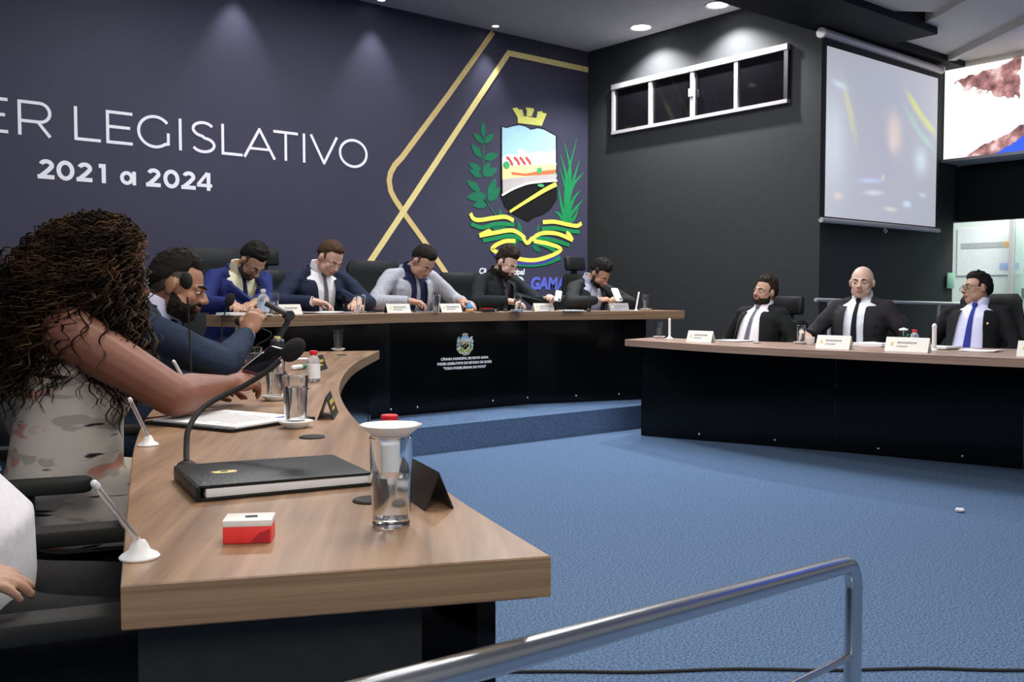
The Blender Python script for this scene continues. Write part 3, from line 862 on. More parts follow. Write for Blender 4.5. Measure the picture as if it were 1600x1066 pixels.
# ------------------------------------------------------------------ projection screen
ys = 4.985
t = thing('projection_screen', 'pull-down projection screen showing a faint video, hanging by the charcoal wall', 'projection screen', (0, ys, 0))
g = G(); g.cyl((7.70, 0, 3.49), (9.88, 0, 3.47), 0.038, n=24); obj('housing', g, M_alu, t)
for x in (7.70, 9.88):
    g = G(); g.cyl((x - 0.012, 0, 3.48), (x + 0.012, 0, 3.48), 0.046, n=24); obj('end_cap', g, M_plastic, t)
g = G(); g.cyl((7.73, 0, 1.815), (9.90, 0, 1.815), 0.024, n=16); obj('bottom_bar', g, M_alu, t)
g = G(); g.tube([(8.83, -0.0, 1.79), (8.80, -0.01, 1.765), (8.83, -0.01, 1.745), (8.86, -0.01, 1.765), (8.83, 0, 1.79)], 0.006, 6); obj('pull_handle', g, M_alu, t)
g = G(); g.box((8.81, 0.012, 2.64), (2.17, 0.004, 1.64)); obj('black_border', g, M_rubber, t, False)
def screen_mat():
    m = bpy.data.materials.new('projected_picture')
    m.use_nodes = True
    nt = m.node_tree
    b = nt.nodes['Principled BSDF']
    tc = nt.nodes.new('ShaderNodeTexCoord')
    cur = None
    base = nt.nodes.new('ShaderNodeRGB'); base.outputs[0].default_value = (0.43, 0.43, 0.495, 1)
    cur = base.outputs[0]
    # soft blurred patches of the projected video: centre x, z, half sizes, tilt, colour, strength
    blobs = [(8.81, 3.1, 1.3, 0.5, 0, (0.40, 0.42, 0.50), 0.5), (7.9, 2.55, 0.5, 0.9, 0, (0.60, 0.66, 0.74), 0.8), (8.85, 2.60, 0.55, 0.75, 0, (0.42, 0.41, 0.50), 0.8),
             (8.17, 2.85, 0.085, 0.50, -24, (0.64, 0.62, 0.40), 1.0), (8.0, 3.06, 0.22, 0.06, 8, (0.62, 0.75, 0.82), 0.9),
             (8.98, 2.72, 0.24, 0.34, -8, (0.76, 0.62, 0.54), 1.0), (8.95, 2.62, 0.10, 0.12, 0, (0.76, 0.66, 0.62), 0.8),
             (9.40, 3.02, 0.42, 0.075, 34, (0.68, 0.74, 0.15), 1.0), (9.65, 2.88, 0.30, 0.075, 26, (0.66, 0.72, 0.20), 1.0), (9.36, 2.86, 0.40, 0.06, 36, (0.38, 0.62, 0.50), 0.9), (9.6, 2.72, 0.30, 0.06, 24, (0.40, 0.66, 0.55), 0.9),
             (9.50, 2.50, 0.24, 0.24, 0, (0.62, 0.74, 0.76), 0.9), (8.55, 2.23, 0.40, 0.045, -4, (0.52, 0.58, 0.82), 1.0), (8.62, 2.12, 0.30, 0.05, -3, (0.68, 0.67, 0.72), 0.9),
             (8.0, 2.05, 0.13, 0.06, 0, (0.80, 0.64, 0.55), 0.9), (8.93, 1.98, 0.22, 0.04, 0, (0.74, 0.68, 0.62), 0.9), (9.24, 2.05, 0.15, 0.06, 0, (0.62, 0.74, 0.92), 1.0), (9.55, 2.16, 0.14, 0.045, 0, (0.58, 0.70, 0.72), 0.8), (8.78, 2.28, 0.05, 0.05, 0, (0.75, 0.68, 0.5), 0.8)]
    for (cx, cz, hx, hz, rot, c, s) in blobs:
        mp = nt.nodes.new('ShaderNodeMapping')
        mp.vector_type = 'TEXTURE'
        mp.inputs['Location'].default_value = (cx, 0.0, cz)
        mp.inputs['Rotation'].default_value = (0, R(rot), 0)
        mp.inputs['Scale'].default_value = (hx, 1.0, hz)
        nt.links.new(tc.outputs['Object'], mp.inputs['Vector'])
        gr = nt.nodes.new('ShaderNodeTexGradient'); gr.gradient_type = 'QUADRATIC_SPHERE'
        nt.links.new(mp.outputs['Vector'], gr.inputs['Vector'])
        mu = nt.nodes.new('ShaderNodeMath'); mu.operation = 'MULTIPLY'; mu.use_clamp = True
        mu.inputs[1].default_value = 1.9 * s
        nt.links.new(gr.outputs['Fac'], mu.inputs[0])
        mx = nt.nodes.new('ShaderNodeMix'); mx.data_type = 'RGBA'
        nt.links.new(mu.outputs[0], mx.inputs[0])
        nt.links.new(cur, mx.inputs[6])
        mx.inputs[7].default_value = (*c, 1)
        cur = mx.outputs[2]
    b.inputs['Base Color'].default_value = (0.6, 0.6, 0.6, 1)
    nt.links.new(cur, b.inputs['Emission Color'])
    b.inputs['Emission Strength'].default_value = 0.78
    b.inputs['Roughness'].default_value = 0.9
    return m
g = G(); g.box((8.81, 0.0, 2.615), (2.03, 0.004, 1.53)); obj('canvas', g, screen_mat(), t, False)

# handrail along the charcoal wall behind the right-hand desk
t = thing('wall_handrail', 'pale straight handrail along the charcoal wall behind the right desk', 'handrail', (0, 4.93, 0))
g = G(); g.tube([(7.58, 0, 1.093), (8.4, 0, 1.078), (9.3, 0, 1.064), (10.33, 0, 1.047)], 0.017, 12); obj('rail', g, M_alu, t)
for x, z in ((7.80, 1.09), (9.82, 1.055)):
    g = G(); g.cyl((x, 0, 0.0), (x, 0, z), 0.016, n=12); obj('post', g, M_alu, t)

# steel ramp railing in front
t = thing('steel_railing', 'shiny steel tube railing bending down to a post in the right foreground', 'railing', (0, 0, 0))
A = V(-0.15, 0.695, 0.78); B = V(1.895, 1.128, 0.527)
d = (B - A).normalized()
P0 = B - d * 0.02
bend = []
for i in range(9):
    a = PI / 2 * i / 8
    rr = 0.055
    hd = V(d.x, d.y, 0).normalized()
    c = B - d * rr
    bend.append(c + d * (rr * math.sin(a)) + V(0, 0, -1) * (rr * (1 - math.cos(a))))
g = G(); g.tube([A, A.lerp(B, 0.5), B - d * 0.09] + bend + [bend[-1] + V(0, 0, -0.2), V(bend[-1].x, bend[-1].y, 0.0)], 0.0185, 20); obj('rail_tube', g, M_steel, t)
px = bend[-1]
g = G(); e = V(px.x, px.y, 0.322); g.tube([e, e - d * 1.2 , e - d * 2.0], 0.008, 12); obj('lower_rail', g, M_steel, t)
g = G(); g.lathe([(0, 0), (0.045, 0), (0.045, 0.006), (0.02, 0.012), (0, 0.012)], (px.x, px.y, 0), n=24); obj('base_flange', g, M_steel, t)

g = G(); g.tube([(p[0], p[1], 0.005) for p in bez([(1.55, 2.33, 0), (1.88, 2.072, 0), (2.065, 1.913, 0), (2.302, 1.749, 0), (2.513, 1.562, 0), (2.746, 1.389, 0), (2.95, 1.201, 0), (3.6, 0.7, 0)], 8)], 0.005, 8)
tag(obj('floor_cable', g, M_rubber, None), 'thin black cable lying across the blue carpet behind the steel railing', 'cable')
def scrap(label, loc, s, seed):
    random.seed(seed)
    g = G(); g.ell((0, 0, s * 0.35), (s, s * 0.7, s * 0.35), nu=10, nv=6)
    g.v = [tuple(c * (1 + 0.5 * (mnoise.noise(Vector(v) * 60 + Vector((seed, 0, 0))))) for c in v) for v in g.v]
    o = obj('paper_scrap', g, M_paper, None); o.location = loc
    tag(o, label, 'litter')
scrap('crumpled white scrap on the carpet just above the steel railing', (2.60, 2.25, 0.0), 0.020, 3)
scrap('small pale scrap on the open carpet at right', (4.93, 2.34, 0.0), 0.032, 9)
# ------------------------------------------------------------------ people
def remesh(g, voxel, its=2, fac=0.5):
    # fuse overlapping closed shapes into one continuous skin
    me = g.mesh('fuse')
    o = bpy.data.objects.new('fuse', me)
    COL.objects.link(o)
    md = o.modifiers.new('r', 'REMESH')
    md.mode = 'VOXEL'
    md.voxel_size = voxel
    dg = bpy.context.evaluated_depsgraph_get()
    out = bpy.data.meshes.new_from_object(o.evaluated_get(dg))
    bpy.data.objects.remove(o)
    bm = bmesh.new()
    bm.from_mesh(out)
    for _ in range(its):
        bmesh.ops.smooth_vert(bm, verts=bm.verts, factor=fac, use_axis_x=True, use_axis_y=True, use_axis_z=True)
    return bm

def bm_mesh(bm, name, mtx=None):
    me = bpy.data.meshes.new(name)
    if mtx is not None:
        bm.transform(mtx)
    bm.to_mesh(me)
    return me

def frame(d, up):
    # columns: x = across (thumb side handled by caller), y = along fingers, z = back of hand
    y = Vector(d).normalized()
    z = Vector(up)
    z = (z - y * z.dot(y)).normalized()
    x = y.cross(z)
    return Matrix((x, y, z)).transposed()

def ellrot(ax, ang):
    return Matrix.Rotation(R(ang), 3, ax)

def hand(g, w, d, up, side, curl=0.4, spread=1.0, pinch=False, k=1.0):
    # w wrist, d finger direction, up back of the hand, side +1 right hand (thumb towards -x when palm is down)
    F = frame(d, up)
    ts = -side
    T = lambda x, y, z: w + F @ V(x * k, y * k, z * k)
    g.ell(T(0, 0.050, 0), (0.041 * k, 0.052 * k, 0.0165 * k), F)
    g.ell(T(0, 0.078, 0.001), (0.042 * k, 0.020 * k, 0.014 * k), F)
    g.cap(w, T(0, 0.03, 0), 0.026 * k, 0.024 * k)
    g.ell(T(ts * 0.026, 0.035, -0.008), (0.018 * k, 0.032 * k, 0.016 * k), F)
    for i, (bx, ln) in enumerate(((0.031, 0.072), (0.0105, 0.081), (-0.0105, 0.075), (-0.031, 0.058))):
        x0 = ts * bx
        a = curl * (0.55 + 0.1 * i)
        p = T(x0, 0.082 - abs(bx + 0.005) * 0.25, 0)
        ang = 0.0
        fx = ts * bx * 1.6 * spread
        rr = 0.0096 if i < 3 else 0.0084
        for s, (fr, am) in enumerate(((0.45, 0.8), (0.32, 1.3), (0.23, 0.9))):
            ang += a * am
            dv = F @ V(fx * math.cos(ang), math.cos(ang), -math.sin(ang))
            q = p + dv.normalized() * ln * fr * k
            g.cap(p, q, (rr - 0.0006 * s) * k, (rr - 0.0006 * (s + 1)) * k, n=10, k=3)
            p = q
    p = T(ts * 0.030, 0.028, -0.006)
    q = p + F @ V(ts * 0.026, 0.034, -0.012 - 0.012 * curl) * k
    r = q + F @ (V(ts * (0.004 - 0.014 * curl), 0.031, -0.010) if not pinch else V(-ts * 0.012, 0.03, -0.014)) * k
    g.cap(p, q, 0.0135 * k, 0.0105 * k, n=10, k=3)
    g.cap(q, r, 0.0105 * k, 0.0085 * k, n=10, k=3)

def ik(s, w, l1, l2, pole):
    d = w - s
    L = min(d.length, (l1 + l2) * 0.995)
    w2 = s + d.normalized() * L
    a = (l1 * l1 - l2 * l2 + L * L) / (2 * L)
    hh = math.sqrt(max(l1 * l1 - a * a, 0))
    u = d.normalized()
    p = Vector(pole) - u * Vector(pole).dot(u)
    return s + u * a + p.normalized() * hh, w2

HEADR = (0.077, 0.098, 0.097)
HC = V(0, -0.012, 0.022)
def head_geo(g, T, F, wide=1.0, jaw=1.0):
    E3 = lambda c, r, rot=I3: g.ell(T(*c), r, F @ rot)
    E3(HC, (HEADR[0] * wide, HEADR[1], HEADR[2]))
    E3((0, 0.036, -0.030), (0.060 * wide, 0.056, 0.082))
    E3((0, 0.058, -0.086), (0.034 * jaw, 0.030, 0.026))
    for s in (-1, 1):
        E3((s * 0.043 * jaw, 0.022, -0.058), (0.027, 0.050, 0.042))
        E3((s * 0.036 * wide, 0.058, -0.024), (0.026, 0.024, 0.028))
        E3((s * 0.031, 0.079, 0.009), (0.017, 0.012, 0.010))
        E3((s * 0.012, 0.101, -0.027), (0.0105, 0.012, 0.009))
        g.ell(T(s * 0.079 * wide, -0.006, -0.006), (0.009, 0.020, 0.033), F @ ellrot('Z', s * -22) @ ellrot('X', -12))
        g.cap(T(s * 0.012, 0.086, 0.020), T(s * 0.045, 0.070, 0.019), 0.011, 0.009, n=10)
    g.cap(T(0, 0.086, 0.014), T(0, 0.112, -0.022), 0.0085, 0.0125, n=12)
    g.ell(T(0, 0.095, -0.051), (0.023, 0.010, 0.0062), F)
    g.ell(T(0, 0.093, -0.0615), (0.019, 0.010, 0.0072), F)

def shell_from(bm, sel, off, name, mtx=None, jitter=0.0, seed=0.0):
    # a close-fitting layer lifted off a body surface (stubble, beard, cropped hair)
    b = bm.copy()
    b.faces.ensure_lookup_table()
    kill = [f for f in b.faces if not sel(f.calc_center_median())]
    bmesh.ops.delete(b, geom=kill, context='FACES')
    if len(b.faces) == 0:
        b.free(); return None
    b.normal_update()
    edge = set(v for e in b.edges if e.is_boundary for v in e.verts)
    for v in b.verts:
        k = off * (1.0 + jitter * mnoise.noise(v.co * 90 + V(seed, 0, 0)))
        v.co += v.normal * (k if v not in edge else -0.001)
    me = bm_mesh(b, name)
    b.free()
    return me

def hair_cap(T, F, name, top=0.018, side=0.006, front=0.062, temple=0.02, nape=-0.045, rough=0.38, part=0.0, seed=0.0, back=0.010, wide=1.0):
    # closed hair volume over the skull: thickness fades to nothing at the hairline
    nu, nv = 64, 40
    g = G()
    rings = []
    for i in range(nv + 1):
        ph = -PI * 0.42 + (PI * 0.92) * i / nv
        ring = []
        for j in range(nu):
            th = 2 * PI * j / nu
            dx, dy, dz = math.cos(ph) * math.cos(th), math.cos(ph) * math.sin(th), math.sin(ph)
            p = V(HEADR[0] * wide * dx, HEADR[1] * dy, HEADR[2] * dz) + HC
            fy = max(0.0, p.y / 0.09)
            # hairline height round the head, a little uneven and higher at the temples
            if p.y > 0.0:
                hl = temple + (front - temple) * min(1, (p.y / 0.062)) ** 1.2
            else:
                hl = temple + (nape - temple) * min(1, (-p.y / 0.085)) ** 0.8
            hl += 0.010 * mnoise.noise(V(p.x * 40 + seed, p.y * 40, 3.0)) + (0.016 * max(0.0, min(1.0, (abs(p.x) - 0.030) / 0.025)) if p.y > 0.03 else 0.0)
            up = max(0.0, min(1.0, (p.z - 0.055) / 0.055))
            bk = max(0.0, min(1.0, -p.y / 0.09))
            th_ = side + (top - side) * up + (back - side) * bk * (1 - up)
            fade = max(0.0, min(1.0, (p.z - hl) / 0.040))
            fade = fade * fade * (3 - 2 * fade)
            n = mnoise.noise(V(p.x * 60 + seed, p.y * 45, p.z * 60)) * rough + mnoise.noise(V(p.x * 170 + seed, p.y * 50, p.z * 170)) * rough * 0.9
            t = -0.005 + (th_ * (1 + n) + 0.005) * fade
            nn_ = V(dx / HEADR[0], dy / HEADR[1], dz / HEADR[2]).normalized()
            q = p + nn_ * t + V(0, part * up * 0.02 * fade, 0)
            ring.append(T(q.x, q.y, q.z))
        rings.append(ring)
    g.loft(rings)
    return g

SKIN = {}
def skin(name, c, lip):
    if name not in SKIN:
        a = mat('skin_' + name, c, 0.48, spec=0.4, noise=0.05, nscale=25, bump=0.05, bscale=300)
        a.node_tree.nodes['Principled BSDF'].inputs['Subsurface Weight'].default_value = 0.08
        a.node_tree.nodes['Principled BSDF'].inputs['Subsurface Radius'].default_value = (0.01, 0.004, 0.002)
        SKIN[name] = (a, mat('lip_' + name, lip, 0.45, noise=0.1))
    return SKIN[name]
def cloth(name, c, rough=0.85, weave=0.25):
    return mat('cloth_' + name, c, rough, spec=0.2, noise=0.18 if weave > 0.2 else 0.05, nscale=70, bump=weave, bscale=420)
M_hairblk = mat('hair_black', (0.012, 0.010, 0.009), 0.75, spec=0.15, noise=0.4, nscale=180, bump=0.6, bscale=260)
M_hairbrn = mat('hair_brown', (0.055, 0.030, 0.018), 0.75, spec=0.15, noise=0.4, nscale=180, bump=0.6, bscale=260)
M_hairdk = mat('hair_dark_brown', (0.025, 0.017, 0.012), 0.75, spec=0.15, noise=0.4, nscale=180, bump=0.6, bscale=260)
M_fade = mat('hair_cropped', (0.045, 0.030, 0.024), 0.8, noise=0.4, nscale=300)
M_eye = mat('eye_white', (0.72, 0.70, 0.68), 0.2, noise=0.03)
M_iris = mat('iris_dark', (0.03, 0.015, 0.008), 0.15, noise=0.2)
M_shoe = mat('shoe_leather', (0.012, 0.010, 0.009), 0.3, noise=0.2)
M_frame = mat('spectacle_frame', (0.03, 0.03, 0.03), 0.25, metal=0.5, noise=0.1)
M_lensg = mat('spectacle_lens', (0.95, 0.97, 1.0), 0.02, trans=1.0, ior=1.06, noise=0.01)

BODY = [(-0.10, .165, .118, .0), (0.0, .168, .122, .004), (.10, .155, .115, .006), (.20, .150, .112, .008), (.30, .162, .118, .008), (.38, .168, .110, .002), (.44, .142, .086, -.006), (.470, .098, .070, -.012), (.495, .064, .060, -.014), (.515, .056, .055, -.014)]
def torso_rings(grow, z_lo=-0.2, z_hi=1, belly=0.0, chest=1.0, n=32):
    rr = []
    for (z, a, b, yc) in BODY:
        if z < z_lo - 1e-6 or z > z_hi + 1e-6: continue
        bl = belly * math.exp(-((z - 0.10) / 0.13) ** 2)
        a2 = (a + bl * 0.5) * chest + grow; b2 = b + bl * 0.6 + grow
        ring = []
        for j in range(n):
            th = 2 * PI * j / n
            c, s = math.cos(th), math.sin(th)
            e = 0.86
            ring.append(V(a2 * math.copysign(abs(c) ** e, c), yc + bl * 0.55 + b2 * math.copysign(abs(s) ** e, s), z))
        rr.append(ring)
    return rr

def person(label, loc, rz, hands, scale=1.0, lean=14, twist=0, side_lean=0, head=(25, 0, 0), neck=(0.0, 0.035), skn=None, jacket=None, shirt=None, tie=None, trousers=None,
           hair='short', hair_m=None, hairkw=None, beard=None, stubble=None, glasses=False, belly=0.0, vopen=(0.08, 0.020, 0.48, 0.080), lapels=True, pin=None, collar=True,
           poles=None, shoulder_up=0.0, eyes_open=False, tieclip=False, group='people seated at the desks', voxel=0.0062, wide=1.0, jaw=1.0, cut_y=None, floor=0.0, tie_dx=0.0, knees=0.40, cuffs=True, trouser_top=0.12, arm_k=1.0, brow=True):
    root = thing('person', label, 'person', loc, rz, group, scale)
    M4 = Matrix.Translation(loc) @ Matrix.Rotation(rz, 4, 'Z') @ Matrix.Scale(scale, 4)
    inv = M4.inverted()
    rinv = Matrix.Rotation(-rz, 3, 'Z')
    pel = V(0, 0, 0.55)
    TR = Matrix.Rotation(R(side_lean), 3, 'Y') @ Matrix.Rotation(R(-lean), 3, 'X') @ Matrix.Rotation(R(twist), 3, 'Z')
    TT_ = lambda p: pel + TR @ Vector(p)
    TM = Matrix.Translation(pel) @ TR.to_4x4()
    skin_m, lip_m = skn
    # joints, in the person's own space
    sh = {s: TT_((s * 0.178 * (1 + (wide - 1) * 0.5), -0.004, 0.435 + shoulder_up)) for s in (-1, 1)}
    nb = TT_((0, -0.012, 0.50))
    HR = TR @ Matrix.Rotation(R(-head[0] + 0), 3, 'X')
    HR = TR @ Matrix.Rotation(R(head[1]), 3, 'Z') @ Matrix.Rotation(R(-head[0]), 3, 'X') @ Matrix.Rotation(R(head[2]), 3, 'Y')
    hcen = nb + TR @ V(neck[0], neck[1], 0.0) + HR @ V(0, 0.012, 0.118)
    HT = lambda x, y, z: hcen + HR @ V(x, y, z)
    root['head_at'] = tuple(M4 @ hcen)
    arms = {}
    poles = poles or {}
    for s in (-1, 1):
        hd = hands[s]
        w = inv @ Vector(hd['w'])
        pole = Vector(poles.get(s, (s * 0.75, -0.35, -0.75)))
        e, w2 = ik(sh[s], w, 0.295, 0.265, pole)
        zmin = hd.get('zmin')
        if zmin is not None:
            u = (w2 - sh[s]).normalized()
            out = V(s * 0.75, -0.70, 0.35)
            for i in range(1, 25):
                if (M4 @ e).z >= zmin: break
                e, w2 = ik(sh[s], w, 0.295, 0.265, pole.normalized().lerp(out, i / 24))
        fd = rinv @ Vector(hd.get('d', (0, 1, 0))); fu = rinv @ Vector(hd.get('up', (0, 0, 1)))
        arms[s] = (e, w2, fd, fu, hd)
    # --- body: one continuous skin
    g = G()
    g.loft([[TT_(p) for p in r] for r in torso_rings(0.0, belly=belly, chest=wide)])
    for s in (-1, 1):
        e, w, fd, fu, hd = arms[s]
        g.cap(TT_((s * 0.035, -0.018, 0.476)), sh[s] + TR @ V(-s * 0.01, 0, 0.002), 0.036, 0.044)
        g.cap(sh[s], e, 0.054 * arm_k, 0.041 * arm_k)
        g.cap(e, e.lerp(w, 0.3), 0.041 * arm_k, 0.042 * arm_k)
        g.cap(e.lerp(w, 0.3), w, 0.042 * arm_k, 0.026 * (1 + (arm_k - 1) * 0.4))
        hand(g, w, fd, fu, s, hd.get('curl', 0.4), hd.get('spread', 1.0), hd.get('pinch', False))
        hip = pel + V(s * 0.09, 0.02, -0.02)
        kn = V(s * 0.13, knees, 0.50); an = V(s * 0.12, knees - 0.17, 0.09)
        g.cap(hip, kn, 0.085, 0.056); g.cap(kn, an, 0.055, 0.038)
        g.cap(an, an + V(0, 0.13, -0.045), 0.036, 0.028)
    g.cap(TT_((0, -0.014, 0.44)), nb, 0.062, 0.058)
    g.cap(nb, HT(0, -0.018, -0.045), 0.057, 0.056)
    head_geo(g, HT, HR, wide=wide, jaw=jaw)
    bm = remesh(g, voxel, 2, 0.45)
    hvs = [v for v in bm.verts if (v.co - hcen).length < 0.155]
    for _ in range(3):
        bmesh.ops.smooth_vert(bm, verts=[v for v in hvs if (HR.inverted() @ (v.co - hcen)).y < 0.093], factor=0.5, use_axis_x=True, use_axis_y=True, use_axis_z=True)
    bm.normal_update()
    me = bm_mesh(bm, 'body')
    hi = HR.inverted()
    loc_h = lambda p: hi @ (p - hcen)
    idx = []
    for p in me.polygons:
        q = loc_h(p.center)
        idx.append(1 if (abs(q.x) < 0.0235 - abs(q.z + 0.056) * 0.8 and -0.069 < q.z < -0.046 and q.y > 0.083) else 0)
    body = obj('body', me, [skin_m, lip_m], root, True, angle=180)
    me.polygons.foreach_set('material_index', idx)
    # --- eyes, brows
    hm = hair_m or M_hairblk
    for s in (-1, 1):
        ge = G()
        ge.ell(HT(s * 0.031, 0.0785, 0.003 if eyes_open else -0.0015), (0.0125, 0.0115, 0.0072 if eyes_open else 0.0045), HR, nu=14, nv=9)
        o = obj('eye', ge, M_eye, root)
        gi = G(); gi.ell(HT(s * 0.031, 0.0885, 0.003 if eyes_open else -0.0025), (0.0054, 0.0026, 0.0054 if eyes_open else 0.0035), HR, nu=10, nv=6)
        obj('iris', gi, M_iris, o)
        if brow:
            gb = G(); gb.tube([HT(s * 0.012, 0.0985, 0.0225), HT(s * 0.028, 0.0925, 0.0285), HT(s * 0.046, 0.078, 0.0245)], [0.0035, 0.0045, 0.0025], 6)
            obj('eyebrow', gb, hm, root)
    # --- hair and beard
    if hair == 'short':
        kw = dict(top=0.020, side=0.005, front=0.068, temple=0.024)
        kw.update(hairkw or {})
        fade = kw.pop('fade', True)
        obj('hair', hair_cap(HT, HR, 'hair', seed=len(label) * 1.7, wide=wide, **kw), hm, root)
        sel = lambda p: (lambda q: q.z < 0.075 and q.y < 0.036 - max(0, q.z) * 0.2 and q.z > (0.005 if q.y > -0.005 else -0.055 + max(0, q.y + 0.06) * 0.9) and (abs(q.x) > 0.04 or q.y < 0) and not (abs(q.x) > 0.074 * wide and q.z < 0.03 and q.y > -0.035))(loc_h(p))
        me2 = shell_from(bm, sel, 0.0022, 'cropped_hair')
        if me2: obj('cropped_hair', me2, M_fade if fade else hm, root)
    if beard or stubble:
        def selb(p):
            q = loc_h(p)
            if q.z > -0.020 or q.z < -0.125 or q.y < 0.0 or abs(q.x) > 0.085 or q.y > 0.125: return False
            if q.y < 0.045: return q.z < -0.01 - (q.y - 0.0) * 0.75 and abs(q.x) > 0.02
            lip = abs(q.x) < 0.021 and -0.0665 < q.z < -0.0455
            if lip: return False
            if q.z > -0.046: return abs(q.x) < 0.030 and q.z < -0.0375 and q.y > 0.07
            return True
        me2 = shell_from(bm, selb, 0.0075 if beard else 0.0022, 'beard', jitter=0.8 if beard else 0.2, seed=3.0)
        if me2: obj('beard', me2, (beard or stubble), root)
    bm.free()
    if glasses:
        gl = bpy.data.objects.new('glasses', None); COL.objects.link(gl); gl.parent = root
        gf = G()
        for s in (-1, 1):
            c = V(s * 0.032, 0.104, -0.001)
            gf.tube([HT(c.x + 0.024 * math.cos(a), c.y - abs(0.024 * math.cos(a)) * 0.12 * (1 if math.cos(a) * s > 0 else 0), c.z + 0.018 * math.sin(a)) for a in [2 * PI * i / 18 for i in range(18)]], 0.0016, 6, closed=True)
            gf.tube([HT(s * 0.056, 0.100, 0.006), HT(s * 0.079 * wide, 0.05, 0.010), HT(s * 0.082 * wide, -0.005, 0.010), HT(s * 0.083 * wide, -0.018, -0.004)], 0.0016, 6)
        gf.tube([HT(-0.009, 0.1055, 0.003), HT(0, 0.110, 0.006), HT(0.009, 0.1055, 0.003)], 0.0016, 6)
        obj('spectacle_frame', gf, M_frame, gl)
        gn = G()
        for s in (-1, 1): gn.ell(HT(s * 0.032, 0.1035, -0.001), (0.023, 0.0012, 0.017), HR, nu=16, nv=8)
        obj('lens', gn, M_lensg, gl)
    # --- trousers
    if trousers:
        g = G()
        g.loft([[TT_(p) for p in r] for r in torso_rings(0.010, z_hi=trouser_top, belly=belly, chest=wide)])
        for s in (-1, 1):
            hip = pel + V(s * 0.09, 0.02, -0.02); kn = V(s * 0.13, knees, 0.50); an = V(s * 0.12, knees - 0.17, 0.09)
            g.cap(hip, kn, 0.098, 0.070); g.cap(kn, an + V(0, 0, 0.02), 0.068, 0.056)
        b2 = remesh(g, 0.014, 3)
        obj('trousers', bm_mesh(b2, 'trousers'), trousers, root); b2.free()
        for s in (-1, 1):
            an = V(s * 0.12, knees - 0.17, 0.06)
            g = G(); g.ell(an + V(0, 0.07, -0.018), (0.047, 0.135, 0.040)); g.ell(an + V(0, -0.02, 0.0), (0.042, 0.05, 0.05))
            b2 = remesh(g, 0.010, 2); obj('shoe', bm_mesh(b2, 'shoe'), M_shoe, root); b2.free()
    # --- shirt
    shirt_bvh = None
    if shirt:
        g = G()
        g.loft(torso_rings(0.009, z_lo=-0.1, z_hi=0.52, belly=belly, chest=wide))
        if not jacket:
            for s in (-1, 1):
                e, w = [TM.inverted() @ q for q in arms[s][:2]]
                s0 = V(s * 0.178, -0.004, 0.435 + shoulder_up)
                g.cap(V(s * 0.05, -0.016, 0.47), s0, 0.055, 0.056); g.cap(s0, e, 0.064, 0.055); g.cap(e, w.lerp(e, 0.06), 0.055, 0.040)
        else:
            for s in (-1, 1): g.cap(V(s * 0.03, -0.014, 0.455), V(s * 0.14, -0.01, 0.435), 0.052, 0.045)
        b2 = remesh(g, 0.010, 3)
        b2.normal_update()
        shirt_bvh = BVHTree.FromBMesh(b2)
        obj('shirt', bm_mesh(b2, 'shirt', TM), shirt, root); b2.free()
        if collar:
            g = G()
            nd = (TM.inverted() @ HT(0, -0.018, -0.045)) - V(0, -0.012, 0.50)
            rows = []
            N = 26
            for k in range(N + 1):
                a = R(90 + 14 + (360 - 28) * k / N)      # open at the front
                f = abs(k / N - 0.5) * 2
                c, s_ = math.cos(a), math.sin(a)
                def P(r, z, dy=0): return TT_(V(c * r, -0.012 + s_ * r * 0.98, z) + nd * ((z - 0.47) * 3.0) + V(0, dy, 0))
                fr_ = 0.020 * f ** 2
                rows.append([P(0.062, 0.485), P(0.064, 0.546 - fr_), P(0.068, 0.549 - fr_), P(0.076, 0.506 - fr_ * 1.6 - (0.014 if f > 0.93 else 0)), P(0.074, 0.501 - fr_ * 1.6 - (0.014 if f > 0.93 else 0)), P(0.069, 0.512 - fr_)])
            g.loft(rows, caps=True)
            obj('collar', g, shirt, root)
        if tie:
            g = G()
            rows = []
            rows = []
            zend = min(vopen[0], 0.12) - 0.02
            zs = [0.462 - (0.462 - zend) * i / 16 for i in range(17)]
            for i, z in enumerate(zs):
                hw = 0.012 + 0.020 * (i / 16)
                xo = tie_dx * (i / 16)
                cs = []
                for xx in (-hw, 0, hw):
                    hit = shirt_bvh.ray_cast(V(xx + xo, 0.6, z), V(0, -1, 0))[0]
                    cs.append((hit.y if hit else 0.09) + 0.004)
                ym = max(cs)
                rows.append([TT_(V(-hw + xo, cs[0] + 0.001, z)), TT_(V(xo, ym + 0.006, z)), TT_(V(hw + xo, cs[2] + 0.001, z)), TT_(V(xo, ym - 0.003, z))])
            g.loft(rows)
            ky = (shirt_bvh.ray_cast(V(0, 0.6, 0.475), V(0, -1, 0))[0] or V(0, 0.07, 0)).y
            g.loft([[TT_(V(sx_ * w_, ky + 0.004 + dy, z)) for sx_, dy in ((-1, 0), (-0.5, 0.013), (0.5, 0.013), (1, 0), (0, -0.008))] for z, w_ in ((0.500, 0.019), (0.484, 0.020), (0.456, 0.012))])
            to = obj('tie', g, tie, root)
            if tieclip:
                hit = shirt_bvh.ray_cast(V(0, 0.6, 0.26), V(0, -1, 0))[0]
                g = G(); g.box(TT_(V(0, hit.y + 0.013, 0.26)), (0.05, 0.005, 0.007), TR); obj('tie_clip', g, M_chrome, to)
    if shirt and cuffs:
        for s in (-1, 1):
            e, w = arms[s][:2]
            u = (w - e).normalized()
            g = G(); g.cyl(w - u * 0.055, w - u * 0.004, 0.034, 0.034, n=20); obj('cuff', g, shirt, root)
